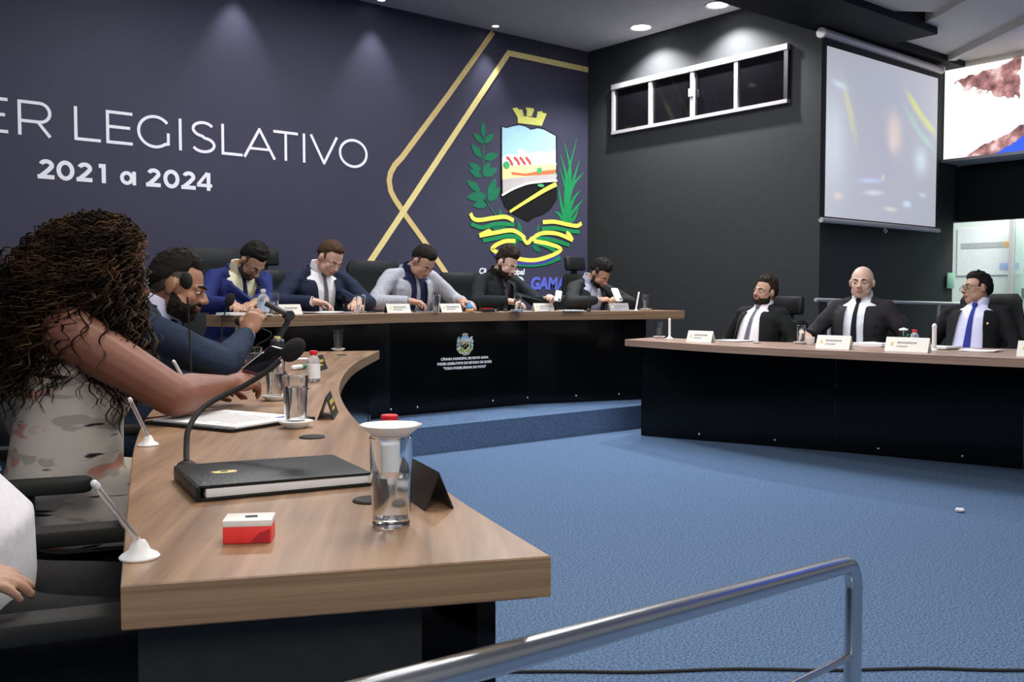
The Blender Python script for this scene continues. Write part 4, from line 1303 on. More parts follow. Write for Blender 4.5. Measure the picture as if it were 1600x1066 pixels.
    # --- jacket
    if jacket:
        g = G()
        g.loft(torso_rings(0.024, z_lo=-0.1, z_hi=0.44, belly=belly, chest=wide))
        ti = TM.inverted()
        for s in (-1, 1):
            e, w = [ti @ q for q in arms[s][:2]]
            s0 = V(s * 0.178 * (1 + (wide - 1) * 0.5), -0.004, 0.435 + shoulder_up)
            g.cap(V(s * 0.045, -0.020, 0.472), s0 + V(0, 0, 0.004), 0.052, 0.055)
            g.cap(s0, e, 0.065, 0.055); g.cap(e, e.lerp(w, 0.35), 0.055, 0.054); g.cap(e.lerp(w, 0.35), w.lerp(e, 0.12), 0.054, 0.042)
        b2 = remesh(g, 0.011, 3)
        # cloth folds
        b2.normal_update()
        for v in b2.verts:
            v.co += v.normal * (0.006 * mnoise.noise(V(v.co.x * 9, v.co.y * 9, v.co.z * 22) + V(len(label), 0, 0)))
        b2.normal_update()
        jb = BVHTree.FromBMesh(b2)
        zb, wb, zt, wt = vopen
        wfun = lambda z: wb + (wt - wb) * (z - zb) / (zt - zb)
        for s in (-1, 1):
            a = V(s * wb, 0, zb); d = V(s * (wt - wb), 0, zt - zb)
            nrm = V(d.z, 0, -d.x).normalized()
            bmesh.ops.bisect_plane(b2, geom=b2.verts[:] + b2.edges[:] + b2.faces[:], plane_co=a, plane_no=nrm, dist=1e-5)
        kill = []
        for f in b2.faces:
            c = f.calc_center_median()
            r_neck = math.hypot(c.x, (c.y + 0.014))
            if (0.0 < c.y < 0.165 + belly * 1.3 and zb < c.z < 0.52 and abs(c.x) < wfun(c.z)) or (r_neck < 0.074 and c.z > 0.42):
                kill.append(f)
        bmesh.ops.delete(b2, geom=kill, context='FACES')
        jo = obj('jacket', bm_mesh(b2, 'jacket', TM), jacket, root)
        md = jo.modifiers.new('thickness', 'SOLIDIFY'); md.thickness = 0.004; md.offset = 0
        b2.free()
        if lapels:
            for s in (-1, 1):
                g = G(); rows = []
                N = 18
                for i in range(N + 1):
                    t_ = i / N
                    z = zb + 0.01 + (zt - 0.012 - zb) * t_
                    xi = wfun(z) - 0.003
                    lw = (0.012 + 0.068 * min(1, t_ / 0.72)) if t_ < 0.74 else (0.050 - 0.02 * (t_ - 0.74) / 0.26)
                    row = []
                    for q in (0, 0.5, 1):
                        x = s * (xi + lw * q)
                        hit = jb.ray_cast(V(x, 0.6, z), V(0, -1, 0))[0]
                        row.append(V(x, (hit.y if hit and hit.y > -0.06 else 0.02) + (0.012 if q == 0 else 0.008 if q == 0.5 else 0.005), z))
                    rows.append([TT_(row[0]), TT_(row[1]), TT_(row[2]), TT_(row[2] - V(0, 0.008, 0)), TT_(row[0] - V(0, 0.010, 0))])
                g.loft(rows)
                obj('lapel', g, jacket, jo)
            g = G(); rows = []
            for k in range(17):
                a = R(180 - 8 + (196) * k / 16)
                c, s_ = math.cos(a), math.sin(a)
                P = lambda r, z: TT_(V(c * r * 1.02, -0.016 + s_ * r, z))
                rows.append([P(0.076, 0.468), P(0.079, 0.524), P(0.083, 0.527), P(0.098, 0.486), P(0.098, 0.468)])
            g.loft(rows)
            obj('jacket_collar', g, jacket, jo)
            hit = jb.ray_cast(V(0.0, 0.6, zb - 0.02), V(0, -1, 0))[0]
            if hit and zb > 0:
                g = G(); g.ell(TT_(hit + V(0.004, 0.003, 0)), (0.009, 0.004, 0.009), TR, nu=12, nv=6); obj('button', g, M_blackmat, jo)
        if pin:
            x, z, pm = pin
            hit = jb.ray_cast(V(x, 0.6, z), V(0, -1, 0))[0]
            if hit:
                g = G(); g.ell(TT_(hit + V(0, 0.014, 0)), (0.008, 0.004, 0.009), TR, nu=12, nv=6); obj('lapel_pin', g, pm, jo)
    info = dict(root=root, HT=HT, HR=HR, TT=TT_, TR=TR, arms=arms, sh=sh, hcen=hcen, M4=M4, nb=nb, pel=pel)
    return info
# ------------------------------------------------------------------ office chairs
def office_chair(name, label, loc, rz, headrest=False, high=1.16, width=0.56, group='black swivel chairs', scale=1.0, arms=True, arm_len=0.29):
    t = thing(name, label, 'chair', loc, rz, group, scale)
    g = G(); g.rbox((0, 0.04, 0.360), (0.50, 0.50, 0.085), 0.09, n=5); obj('seat', g, M_leather, t)
    g = G()
    rows = []
    for i in range(15):
        k = i / 14
        z = 0.46 + (high - 0.46) * k
        w = (width / 2) * (0.86 + 0.14 * math.sin(PI * min(1, k * 1.15))) * (1 if k < 0.93 else (0.965 if i < 14 else 0.86))
        y = -0.235 - 0.10 * k + 0.02 * math.cos(k * 5)
        d = 0.045 if 0 < i < 14 else 0.022
        row = []
        for j in range(20):
            a = 2 * PI * j / 20
            c, s = math.cos(a), math.sin(a)
            row.append(V(w * math.copysign(abs(c) ** 0.45, c), y + d * math.copysign(abs(s) ** 0.7, s) - 0.025 * (1 - (c * c)) * 0 + 0.03 * abs(c) ** 2, z))
        rows.append(row)
    g.loft(rows)
    obj('backrest', g, M_leather, t)
    if headrest:
        g = G(); g.rbox((0, -0.33, high + 0.115), (0.30, 0.075, 0.15), 0.035, Matrix.Rotation(R(8), 3, 'X'), n=4); o = obj('headrest', g, M_leather, t)
        g = G(); g.box((0, -0.345, high + 0.02), (0.09, 0.02, 0.10)); obj('headrest_bracket', g, M_gun, t, False)
    for s in (-1, 1) if arms else ():
        g = G(); g.rbox((s * 0.30, 0.06 + (arm_len - 0.29) * 0.5, 0.645), (0.07, arm_len, 0.035), 0.03, n=4); a = obj('armrest', g, M_rubber, t)
        g = G(); g.tube([(s * 0.225, 0.06, 0.34), (s * 0.29, 0.06, 0.36), (s * 0.303, 0.06, 0.46), (s * 0.302, 0.06, 0.63)], 0.018, 10); obj('armrest_post', g, M_gun, a)
    g = G(); g.cyl((0, 0, 0.10), (0, 0, 0.33), 0.028, n=16); obj('gas_column', g, M_chrome, t)
    for i in range(5):
        a = R(72 * i + 18)
        g = G(); g.tube([(0, 0, 0.115), (0.15 * math.cos(a), 0.15 * math.sin(a), 0.105), (0.30 * math.cos(a), 0.30 * math.sin(a), 0.072)], [0.028, 0.022, 0.016], 8)
        o = obj('base_leg', g, M_blackmat, t)
        g = G(); g.cyl((0.30 * math.cos(a) - 0.02 * math.sin(a), 0.30 * math.sin(a) + 0.02 * math.cos(a), 0.029), (0.30 * math.cos(a) + 0.02 * math.sin(a), 0.30 * math.sin(a) - 0.02 * math.cos(a), 0.029), 0.028, n=14); obj('caster', g, M_rubber, o)
    return t
DOWN = R(180)
office_chair('office_chair', 'black high-backed chair directly behind the man in bright navy', (3.02, 7.02, PZ), R(180), False, 1.30, 0.58, arms=False)
office_chair('office_chair', 'empty black chair with headrest behind the men at the left of the head table', (3.82, 7.62, PZ), R(196), True, 1.16, 0.50, arms=False)
office_chair('office_chair', 'empty black chair with headrest in the back corner near the charcoal wall', (7.40, 7.52, PZ), R(184), True, 1.18, 0.50, arms=False)
office_chair('office_chair', 'black chair hidden behind the man in the dark navy suit at the head table', (3.70, 6.98, PZ), DOWN, False, 0.98, arms=False)
office_chair('office_chair', 'tall wide black leather chair behind the man in the light grey suit', (4.47, 7.03, PZ), R(180), False, 1.24, 0.62)
office_chair('office_chair', 'black leather chair behind the bearded man in black', (5.36, 6.96, PZ), R(180), False, 1.15, 0.56)
office_chair('office_chair', 'black chair behind the man in charcoal holding the white phone', (6.36, 6.84, PZ), R(172), False, 0.94, 0.50, arms=False)
office_chair('office_chair', 'black chair with headrest behind the goateed man at the right desk', (6.56, 4.74, 0), R(90), True, 0.93, 0.5, arms=False)
office_chair('office_chair', 'black chair behind the bald man at the right desk', (6.86, 4.02, 0), R(100), False, 0.98, 0.5, arms=False)
office_chair('office_chair', 'black chair with raised back behind the man in glasses at the far right', (7.30, 3.36, 0), R(98), False, 1.14, 0.52, arms=False)
FR = R(-107.5)
office_chair('office_chair', 'black swivel chair of the man lifting the gimbal', (1.05, 3.76, 0), FR, False, 0.94, 0.5)
office_chair('office_chair', 'black armchair under the curly haired woman', (0.60, 2.83, 0), FR, False, 0.92, 0.5)
office_chair('office_chair', 'black armchair in the bottom left corner with a hand on its armrest', (0.225, 1.84, -0.0), FR, False, 0.95, 0.52, scale=0.97, arm_len=0.46)
office_chair('office_chair', 'empty black chair in the dark at the far left edge', (0.90, 5.35, 0), FR, False, 1.22, 0.56)

# ------------------------------------------------------------------ the cast
S_tan = skin('tan', (0.40, 0.225, 0.145), (0.30, 0.12, 0.09)); S_light = skin('light', (0.54, 0.33, 0.25), (0.42, 0.17, 0.14)); S_fair = skin('fair', (0.56, 0.37, 0.29), (0.42, 0.19, 0.16))
S_brown = skin('brown', (0.30, 0.155, 0.095), (0.22, 0.09, 0.07)); S_dark = skin('deep_brown', (0.20, 0.080, 0.050), (0.18, 0.06, 0.05)); S_mid = skin('medium', (0.43, 0.25, 0.175), (0.33, 0.14, 0.11))
DZ, LZ = 1.062, 0.845
HW = dict(zmin=DZ)
person('man in bright navy suit and cream shirt at the left end of the head table', (2.955, 6.84, PZ), R(180),
       {1: dict(w=(2.70, 6.24, 1.068), d=(-0.25, -1, -0.1), up=(0, -0.2, 1), curl=0.5, zmin=DZ), -1: dict(w=(2.86, 6.24, 1.068), d=(-0.8, -0.7, -0.05), up=(0.1, 0, 1), curl=0.5, zmin=DZ)},
       scale=1.08, lean=15, head=(36, 8, -10), neck=(0.0, 0.05), skn=S_tan, jacket=cloth('royal_navy', (0.016, 0.024, 0.115)), shirt=cloth('cream', (0.74, 0.70, 0.50), weave=0.1), tie=cloth('tie_navy', (0.015, 0.02, 0.06)),
       trousers=cloth('navy_trouser', (0.016, 0.022, 0.08)), hairkw=dict(top=0.026, front=0.066), stubble=M_fade, glasses=True, vopen=(0.02, 0.055, 0.478, 0.088), group='people at the head table')
person('man in a dark navy suit and white shirt writing at the head table', (3.63, 6.87, PZ), R(180),
       {1: dict(w=(3.40, 6.42, 1.082), d=(0.85, -0.45, -0.15), up=(0.1, 0, 1), curl=0.55, zmin=DZ), -1: dict(w=(3.72, 6.34, 1.082), d=(-0.5, -0.8, -0.15), up=(0.0, 0, 1), curl=0.6, zmin=DZ)},
       scale=1.09, lean=13, head=(25, 7, -8), neck=(0.0, 0.04), skn=S_light, jacket=cloth('dark_navy', (0.014, 0.020, 0.042)), shirt=cloth('white', (0.80, 0.80, 0.84), weave=0.1), tie=cloth('tie_grey', (0.12, 0.13, 0.15)),
       trousers=cloth('dark_navy', (0.014, 0.020, 0.042)), hair_m=M_hairbrn, hairkw=dict(top=0.014, front=0.074, temple=0.03), vopen=(0.03, 0.045, 0.478, 0.082), pin=(-0.105, 0.38, M_gold2), wide=1.05, jaw=1.12, belly=0.02, poles={-1: (-0.2, -0.8, -0.6)}, group='people at the head table')
person('man in a light grey suit and navy shirt at the centre of the head table', (4.47, 6.87, PZ), R(182),
       {1: dict(w=(4.27, 6.46, 1.082), d=(0.75, -0.65, -0.1), up=(0, 0, 1), curl=0.8, zmin=DZ), -1: dict(w=(4.70, 6.35, 1.082), d=(0.3, -0.9, -0.15), up=(0, 0, 1), curl=0.55, zmin=1.062)},
       scale=1.10, lean=14, head=(32, 1, -6), neck=(0.0, 0.05), skn=S_mid, jacket=cloth('light_grey', (0.33, 0.34, 0.385)), shirt=cloth('navy_shirt', (0.014, 0.018, 0.055), weave=0.1), tie=cloth('tie_silver', (0.27, 0.29, 0.36)),
       trousers=cloth('light_grey', (0.33, 0.34, 0.385)), hairkw=dict(top=0.016, front=0.066, temple=0.022), vopen=(0.0, 0.080, 0.478, 0.080), tieclip=True, wide=1.04, jaw=1.1, shoulder_up=0.012, poles={-1: (-0.05, -0.85, -0.5)}, group='people at the head table')
person('bearded man in a black suit and black shirt reading at the head table', (5.38, 6.82, PZ), R(182),
       {1: dict(w=(5.17, 6.31, 1.080), d=(0.6, -0.8, -0.1), up=(0, 0, 1), curl=0.6, zmin=1.062), -1: dict(w=(5.57, 6.22, 1.085), d=(-0.55, -0.7, 0.35), up=(0.7, 0.1, 0.7), curl=0.8, zmin=DZ)},
       scale=1.08, lean=11, head=(21, 5, -4), neck=(0.0, 0.03), skn=S_fair, jacket=cloth('green_black', (0.010, 0.015, 0.017)), shirt=cloth('black_shirt', (0.012, 0.010, 0.012), weave=0.1), tie=cloth('tie_slate', (0.05, 0.06, 0.085)),
       trousers=cloth('green_black', (0.010, 0.015, 0.017)), hair_m=M_hairdk, hairkw=dict(top=0.036, front=0.064, temple=0.03, side=0.004), beard=M_hairdk, vopen=(0.04, 0.030, 0.478, 0.082), pin=(0.105, 0.30, M_plastic), knees=0.38, poles={1: (0.05, -0.85, -0.5)}, group='people at the head table')
m5 = person('man in a charcoal suit looking at a white phone at the head table', (6.27, 6.63, PZ), R(182),
       {1: dict(w=(6.15, 6.24, 1.090), d=(0.75, -0.6, 0.1), up=(-0.3, -0.3, 0.9), curl=1.0, zmin=DZ), -1: dict(w=(6.37, 6.22, 1.090), d=(-0.75, -0.6, 0.1), up=(0.3, -0.3, 0.9), curl=1.0, zmin=DZ)},
       scale=1.04, lean=18, head=(26, 3, 0), neck=(0.0, 0.04), skn=S_tan, jacket=cloth('charcoal', (0.020, 0.021, 0.022)), shirt=cloth('lavender_grey', (0.46, 0.48, 0.62), weave=0.1), tie=None,
       trousers=cloth('charcoal', (0.020, 0.021, 0.022)), hairkw=dict(top=0.026, front=0.064), stubble=M_hairblk, vopen=(0.0, 0.055, 0.478, 0.086), group='people at the head table')
# right-hand desk
person('goateed man with open black jacket and pink-white shirt at the right desk', (6.43, 4.74, 0), R(90),
       {1: dict(w=(6.28, 4.98, 0.66), d=(-1, 0.1, -0.1), up=(0, 0, 1), curl=0.6), -1: dict(w=(6.30, 4.52, 0.66), d=(-1, -0.1, -0.1), up=(0, 0, 1), curl=0.6)},
       scale=1.0, lean=-13, head=(8, -6, -8), neck=(0, 0.0), skn=S_mid, jacket=cloth('soft_black', (0.012, 0.013, 0.013)), shirt=cloth('pink_white', (0.80, 0.74, 0.78), weave=0.1), tie=cloth('tie_grey_dot', (0.13, 0.13, 0.17)),
       trousers=cloth('soft_black', (0.012, 0.013, 0.013)), hair_m=M_hairdk, hairkw=dict(top=0.028, front=0.074, temple=0.03, fade=False), stubble=M_hairdk, vopen=(0.02, 0.150, 0.478, 0.075), eyes_open=True, belly=0.03, lapels=True, knees=0.36, group='people at the right desk')
person('bald man in a dark suit and black tie behind the right desk', (6.74, 4.00, 0), R(100),
       {1: dict(w=(6.34, 4.24, 0.842), d=(-0.6, -0.8, -0.1), up=(0, 0, 1), curl=0.6, zmin=0.80), -1: dict(w=(6.62, 3.74, 0.66), d=(-1, 0.1, -0.1), up=(0, 0, 1), curl=0.6)},
       scale=1.05, lean=-5, head=(8, 10, 0), neck=(0, 0.01), skn=S_fair, jacket=cloth('dark_plum_grey', (0.026, 0.024, 0.027)), shirt=cloth('cool_white', (0.76, 0.78, 0.86), weave=0.1), tie=cloth('tie_black', (0.012, 0.012, 0.014)),
       trousers=cloth('dark_plum_grey', (0.026, 0.024, 0.027)), hair=None, vopen=(0.02, 0.080, 0.478, 0.078), eyes_open=True, wide=1.03, knees=0.38, poles={1: (0.5, -0.5, -0.8)}, group='people at the right desk')
person('man in glasses and blue tie turning his head away behind the right desk', (7.16, 3.34, 0), R(98),
       {1: dict(w=(7.00, 3.56, 0.66), d=(-1, 0.1, -0.1), up=(0, 0, 1), curl=0.6), -1: dict(w=(7.00, 3.14, 0.66), d=(-1, -0.1, -0.1), up=(0, 0, 1), curl=0.6)},
       scale=1.02, lean=-15, head=(6, -42, 0), neck=(0, 0.0), skn=S_mid, jacket=cloth('black_suit', (0.012, 0.012, 0.014)), shirt=cloth('pale_lavender', (0.70, 0.70, 0.92), weave=0.1), tie=cloth('tie_blue', (0.030, 0.045, 0.27)),
       trousers=cloth('black_suit', (0.012, 0.012, 0.014)), hair_m=M_hairblk, hairkw=dict(top=0.024, front=0.066, side=0.008, fade=False), glasses=True, vopen=(0.02, 0.125, 0.478, 0.080), eyes_open=True, belly=0.03, pin=(-0.12, 0.33, M_gold2), knees=0.38, group='people at the right desk')
# left desk
mn = person('bearded man in a navy suit lifting a camera gimbal at the left desk', (1.11, 3.74, 0), FR,
       {1: dict(w=(1.655, 3.690, 0.955), d=(0.45, 0.12, 0.82), up=(-0.55, -0.75, 0.35), curl=0.75, pinch=True, zmin=0.835), -1: dict(w=(1.65, 3.98, 0.870), d=(0.9, 0.2, -0.15), up=(0, 0, 1), curl=0.6, zmin=LZ)},
       scale=1.03, lean=21, head=(-2, -14, 3), neck=(0.0, 0.045), skn=S_brown, jacket=cloth('ink_navy', (0.020, 0.032, 0.062)), shirt=cloth('lilac_white', (0.62, 0.62, 0.80), weave=0.1), tie=cloth('tie_ink', (0.02, 0.022, 0.05)),
       trousers=cloth('ink_navy', (0.020, 0.032, 0.062)), hair_m=M_hairblk, hairkw=dict(top=0.022, front=0.074, temple=0.036, side=0.004), beard=M_hairblk, vopen=(0.05, 0.03, 0.478, 0.084), eyes_open=True, poles={1: (0.35, -0.5, -0.9)}, voxel=0.005, wide=1.06, jaw=1.1, belly=0.03, group='people at the left desk')

# woman: sleeveless patterned dress and a long mass of curls
def dress_mat():
    m = bpy.data.materials.new('brushstroke_print')
    m.use_nodes = True
    nt = m.node_tree
    b = nt.nodes['Principled BSDF']
    tc = nt.nodes.new('ShaderNodeTexCoord')
    prev = None
    base = nt.nodes.new('ShaderNodeRGB'); base.outputs[0].default_value = (0.60, 0.55, 0.50, 1)
    cur = base.outputs[0]
    for sc, rot, col, lo, hi, off in (((5, 7, 10), (0.3, 0.2, 0.5), (0.55, 0.27, 0.22), 0.59, 0.63, 3.1), ((4, 6, 16), (0.5, 0.3, 0.2), (0.40, 0.37, 0.34), 0.60, 0.63, 8.3), ((3.5, 4.5, 34), (0.15, 0.35, 0.3), (0.014, 0.014, 0.016), 0.62, 0.645, 1.7)):
        mp = nt.nodes.new('ShaderNodeMapping')
        mp.inputs['Location'].default_value = (off, off * 0.7, off * 1.3)
        mp.inputs['Rotation'].default_value = rot
        mp.inputs['Scale'].default_value = sc
        nt.links.new(tc.outputs['Object'], mp.inputs['Vector'])
        n = nt.nodes.new('ShaderNodeTexNoise')
        n.inputs['Scale'].default_value = 1.2
        n.inputs['Detail'].default_value = 2
        n.inputs['Distortion'].default_value = 0.6
        nt.links.new(mp.outputs['Vector'], n.inputs['Vector'])
        r = nt.nodes.new('ShaderNodeValToRGB')
        r.color_ramp.elements[0].position = lo; r.color_ramp.elements[0].color = (0, 0, 0, 1)
        r.color_ramp.elements[1].position = hi; r.color_ramp.elements[1].color = (1, 1, 1, 1)
        nt.links.new(n.outputs['Fac'], r.inputs['Fac'])
        mx = nt.nodes.new('ShaderNodeMix'); mx.data_type = 'RGBA'
        nt.links.new(r.outputs['Color'], mx.inputs[0])
        nt.links.new(cur, mx.inputs[6])
        mx.inputs[7].default_value = (*col, 1)
        cur = mx.outputs[2]
    nt.links.new(cur, b.inputs['Base Color'])
    b.inputs['Roughness'].default_value = 0.85
    return m
wm = person('woman with long curly brown hair in a patterned sleeveless dress at the left desk', (0.70, 2.80, 0), FR,
       {1: dict(w=(1.125, 2.655, 0.852), d=(0.9, 0.25, 0.10), up=(-0.25, -0.55, 0.8), curl=0.75, zmin=0.834), -1: dict(w=(1.10, 2.84, 0.834), d=(0.95, -0.15, -0.05), up=(0, 0, 1), curl=0.35, zmin=0.836)},
       scale=1.03, lean=7, head=(16, 0, 0), neck=(0.0, 0.03), skn=S_dark, hair=None, glasses=True, hair_m=M_hairdk, voxel=0.0052, wide=0.95, jaw=0.95, belly=0.03, arm_k=1.28, poles={1: (0.30, -0.25, -1.0)}, knees=0.40, group='people at the left desk')
root = wm['root']; TTw = wm['TT']
M_dress = dress_mat()
g = G()
g.loft([[TTw(p) for p in r] for r in torso_rings(0.014, z_hi=0.38, belly=0.02, chest=0.95)])
for s in (-1, 1):
    g.ell(TTw((s * 0.075, 0.105, 0.27)), (0.072, 0.055, 0.068), wm['TR'])
    hip = wm['pel'] + V(s * 0.09, 0.02, -0.02); kn = V(s * 0.12, 0.44, 0.50)
    g.cap(hip, kn, 0.115, 0.085); g.cap(wm['pel'] + V(0, 0.02, -0.02), V(0, 0.42, 0.50), 0.10, 0.07)
b2 = remesh(g, 0.010, 3)
for v in b2.verts: v.co += v.co.normalized() * 0.004 * mnoise.noise(v.co * 14)
dr = obj('dress', bm_mesh(b2, 'dress'), M_dress, root); b2.free()
for s in (-1, 1):
    g = G(); g.tube([TTw(p) for p in ((s * 0.085, 0.125, 0.355), (s * 0.098, 0.10, 0.43), (s * 0.105, 0.03, 0.497), (s * 0.105, -0.07, 0.478), (s * 0.095, -0.115, 0.37))], [0.022, 0.02, 0.018, 0.02, 0.022], 8); obj('shoulder_strap', g, M_dress, dr)
def curl_mat():
    m = bpy.data.materials.new('hair_curls'); m.use_nodes = True
    nt = m.node_tree; b = nt.nodes['Principled BSDF']
    tc = nt.nodes.new('ShaderNodeTexCoord')
    n = nt.nodes.new('ShaderNodeTexNoise'); n.inputs['Scale'].default_value = 16; n.inputs['Detail'].default_value = 5
    nt.links.new(tc.outputs['Object'], n.inputs['Vector'])
    r = nt.nodes.new('ShaderNodeValToRGB')
    r.color_ramp.elements[0].color = (0.010, 0.006, 0.005, 1); r.color_ramp.elements[0].position = 0.42
    r.color_ramp.elements[1].color = (0.085, 0.043, 0.020, 1); r.color_ramp.elements[1].position = 0.72
    nt.links.new(n.outputs['Fac'], r.inputs['Fac']); nt.links.new(r.outputs['Color'], b.inputs['Base Color'])
    b.inputs['Roughness'].default_value = 0.7
    b.inputs['Specular IOR Level'].default_value = 0.15
    return m
M_curl = curl_mat()
random.seed(21)
HTw = wm['HT']
hv, hf = [], []
def strand(P, rad, turns, r0, phase):
    k = len(P)
    base = len(hv)
    n = 3
    t = (P[1] - P[0]).normalized()
    nx = t.orthogonal().normalized()
    cen = []
    for i in range(k):
        t = (P[min(i + 1, k - 1)] - P[max(i - 1, 0)]).normalized()
        nx = (nx - t * nx.dot(t)).normalized(); ny = t.cross(nx)
        a = phase + turns * 2 * PI * i / (k - 1)
        rr = rad * min(1, i / 6)
        cen.append((P[i] + (nx * math.cos(a) + ny * math.sin(a)) * rr, nx, ny))
    for i, (c, nx, ny) in enumerate(cen):
        w = r0 * (1.0 if i < k - 6 else 0.35 + 0.65 * (k - 1 - i) / 6)
        for j in range(n):
            a = 2 * PI * j / n + i * 0.5
            hv.append(tuple(c + (nx * math.cos(a) + ny * math.sin(a)) * w))
    for i in range(k - 1):
        for j in range(n):
            j2 = (j + 1) % n
            hf.append((base + i * n + j, base + i * n + j2, base + (i + 1) * n + j2, base + (i + 1) * n + j))
count = 0
while count < 2600:
    th = random.uniform(0, 2 * PI); ph = random.uniform(-0.35, PI / 2)
    d = V(math.cos(ph) * math.cos(th), math.cos(ph) * math.sin(th), math.sin(ph))
    if d.y > 0.02 and d.z < 0.80: continue          # leave the face clear
    p = HC + V(HEADR[0] * d.x, HEADR[1] * d.y, HEADR[2] * d.z)
    root_p = HTw(*p)
    out = (wm['HR'] @ V(d.x * 1.0, d.y if d.y < 0 else -0.1, max(d.z, 0.0) * 0.75 + 0.05))
    back = V(0, -1, 0)
    puff = random.uniform(0.035, 0.135) * (1.0 - 0.25 * max(0, d.z))
    ln = random.uniform(0.24, 0.41) + 0.10 * max(0, -d.y) + (0.06 if d.z > 0.5 else 0)
    k = 46
    P = []
    side = V(d.x, 0, 0) * random.uniform(0.02, 0.09) + V(random.uniform(-0.03, 0.03), random.uniform(-0.02, 0.02), 0)
    bk = back * random.uniform(0.03, 0.23) * (1.0 if d.y < 0.15 else 0.5)
    if d.y > 0.02 and abs(d.x) > 0.55 and random.random() < 0.6: bk = V(0, random.uniform(-0.05, 0.01), 0)
    if d.x > 0.45 and -0.45 < d.y and random.random() < 0.42:
        bk = V(0, random.uniform(0.02, 0.085), 0); ln += 0.06; side = V(random.uniform(0.02, 0.07), 0, 0)
    for i in range(k):
        t = i / (k - 1)
        q = root_p + out * puff * (1 - math.exp(-4.5 * t)) + side * t + bk * t ** 1.2 + V(0, 0, -1) * ln * max(0, t - 0.06) ** 1.25
        P.append(q)
    strand(P, random.uniform(0.007, 0.019), random.uniform(5, 11), random.uniform(0.0021, 0.0036), random.uniform(0, 6))
    count += 1
me = bpy.data.meshes.new('hair')
me.from_pydata(hv, [], hf)
hr = obj('hair', me, M_curl, root, True, angle=180)
hr['label'] = 'long loose mass of brown curls'
g = G()
g.ell(HTw(0, -0.022, 0.028), (0.098, 0.108, 0.112), wm['HR'])
g.ell(HTw(0, -0.075, -0.05), (0.10, 0.07, 0.12), wm['HR'])
g.ell(TTw((0, -0.125, 0.42)), (0.11, 0.055, 0.15), wm['TR'])
b2 = remesh(g, 0.012, 2)
for v in b2.verts:
    q = wm['HR'].inverted() @ (v.co - wm['hcen'])
    v.co += V(1, 1, 1) * 0.012 * mnoise.noise(v.co * 40)
    if q.y > 0.055 and q.z < 0.085: v.co -= wm['HR'] @ V(0, 0.03, 0)
obj('under_hair', bm_mesh(b2, 'under_hair'), M_curl, hr); b2.free()

# person mostly out of frame, bottom left
p3 = person('person in white shirt in the bottom left armchair, belly and hand in view', (0.245, 1.84, 0), FR,
       {1: dict(w=(0.20, 1.53, 0.712), d=(0.95, 0.05, -0.08), up=(0, -0.2, 1), curl=0.35, zmin=0.72), -1: dict(w=(0.24, 2.14, 0.724), d=(0.95, -0.2, -0.1), up=(0, 0, 1), curl=0.5, zmin=0.74)},
       scale=1.03, lean=-20, head=(-8, 0, 0), skn=S_mid, shirt=cloth('soft_white', (0.70, 0.69, 0.74), weave=0.1), tie=None, trousers=cloth('dark_trouser', (0.014, 0.014, 0.017)), trouser_top=0.0, belly=0.075, poles={1: (0.6, -0.8, -0.3)}, voxel=0.0052, cuffs=False, group='people at the left desk')
# ------------------------------------------------------------------ things on the desks
def tumbler(label, loc, h=0.128, r0=0.026, r1=0.0325, fill=0.5, group='drinking glasses', dark=False):
    t = thing('drinking_glass', label, 'glass', loc, 0, group)
    g = G()
    w = 0.0022
    g.lathe([(0, 0), (r0 - 0.002, 0), (r0, 0.002), (r1, h - 0.001), (r1 - w * 0.5, h), (r1 - w, h - 0.001), (r0 - w, 0.010), (0, 0.009)], n=36)
    obj('tumbler', g, M_glass, t)
    if fill:
        zz = 0.011 + (h - 0.012) * fill
        ra = r0 - w - 0.0004; rb_ = r0 + (r1 - r0) * (zz / h) - w - 0.0004
        g = G(); g.lathe([(0, 0.0105), (ra, 0.0115), (rb_, zz), (0, zz)], n=36); obj('water', g, M_water, t)
    return t
def saucer(label, loc, r=0.045):
    t = thing('saucer', label, 'saucer', loc, 0, 'white saucers')
    k = r / 0.045
    g = G(); g.lathe([(0, 0.0005), (0.026 * k, 0), (0.028 * k, 0.001), (0.030 * k, 0.004), (0.0445 * k, 0.0150), (0.045 * k, 0.0165), (0.0435 * k, 0.0165), (0.028 * k, 0.0062), (0.024 * k, 0.0050), (0, 0.0050)], n=40)
    obj('dish', g, M_china, t)
    return t
T_ = TZ + 0.0006
SAU = 0.0055
tumbler('tall half-full glass with a saucer on top, nearest on the left desk', (0.741, 1.171, T_), fill=0.52, r0=0.027, r1=0.031)
saucer('white saucer lying as a lid on the nearest glass', (0.741, 1.171, T_ + 0.1285), 0.0445)
saucer('white saucer under the tall glass beside the paper folder on the left desk', (1.125, 2.225, T_))
tumbler('tall full glass on a saucer beside the paper folder on the left desk', (1.125, 2.225, T_ + SAU), fill=0.74)
saucer('white saucer behind the gooseneck microphone foam on the left desk', (1.375, 2.86, T_))
tumbler('smaller looking glass on a saucer just behind the nearest microphone foam', (1.375, 2.86, T_ + SAU), fill=0.6)
tumbler('frosty full glass in front of the bearded man in navy', (1.690, 3.70, T_), fill=0.8)
saucer('white saucer at the far end of the left desk', (2.985, 5.32, T_))
tumbler('half-full glass on a saucer at the far end of the left desk', (2.985, 5.32, T_ + SAU), fill=0.72)

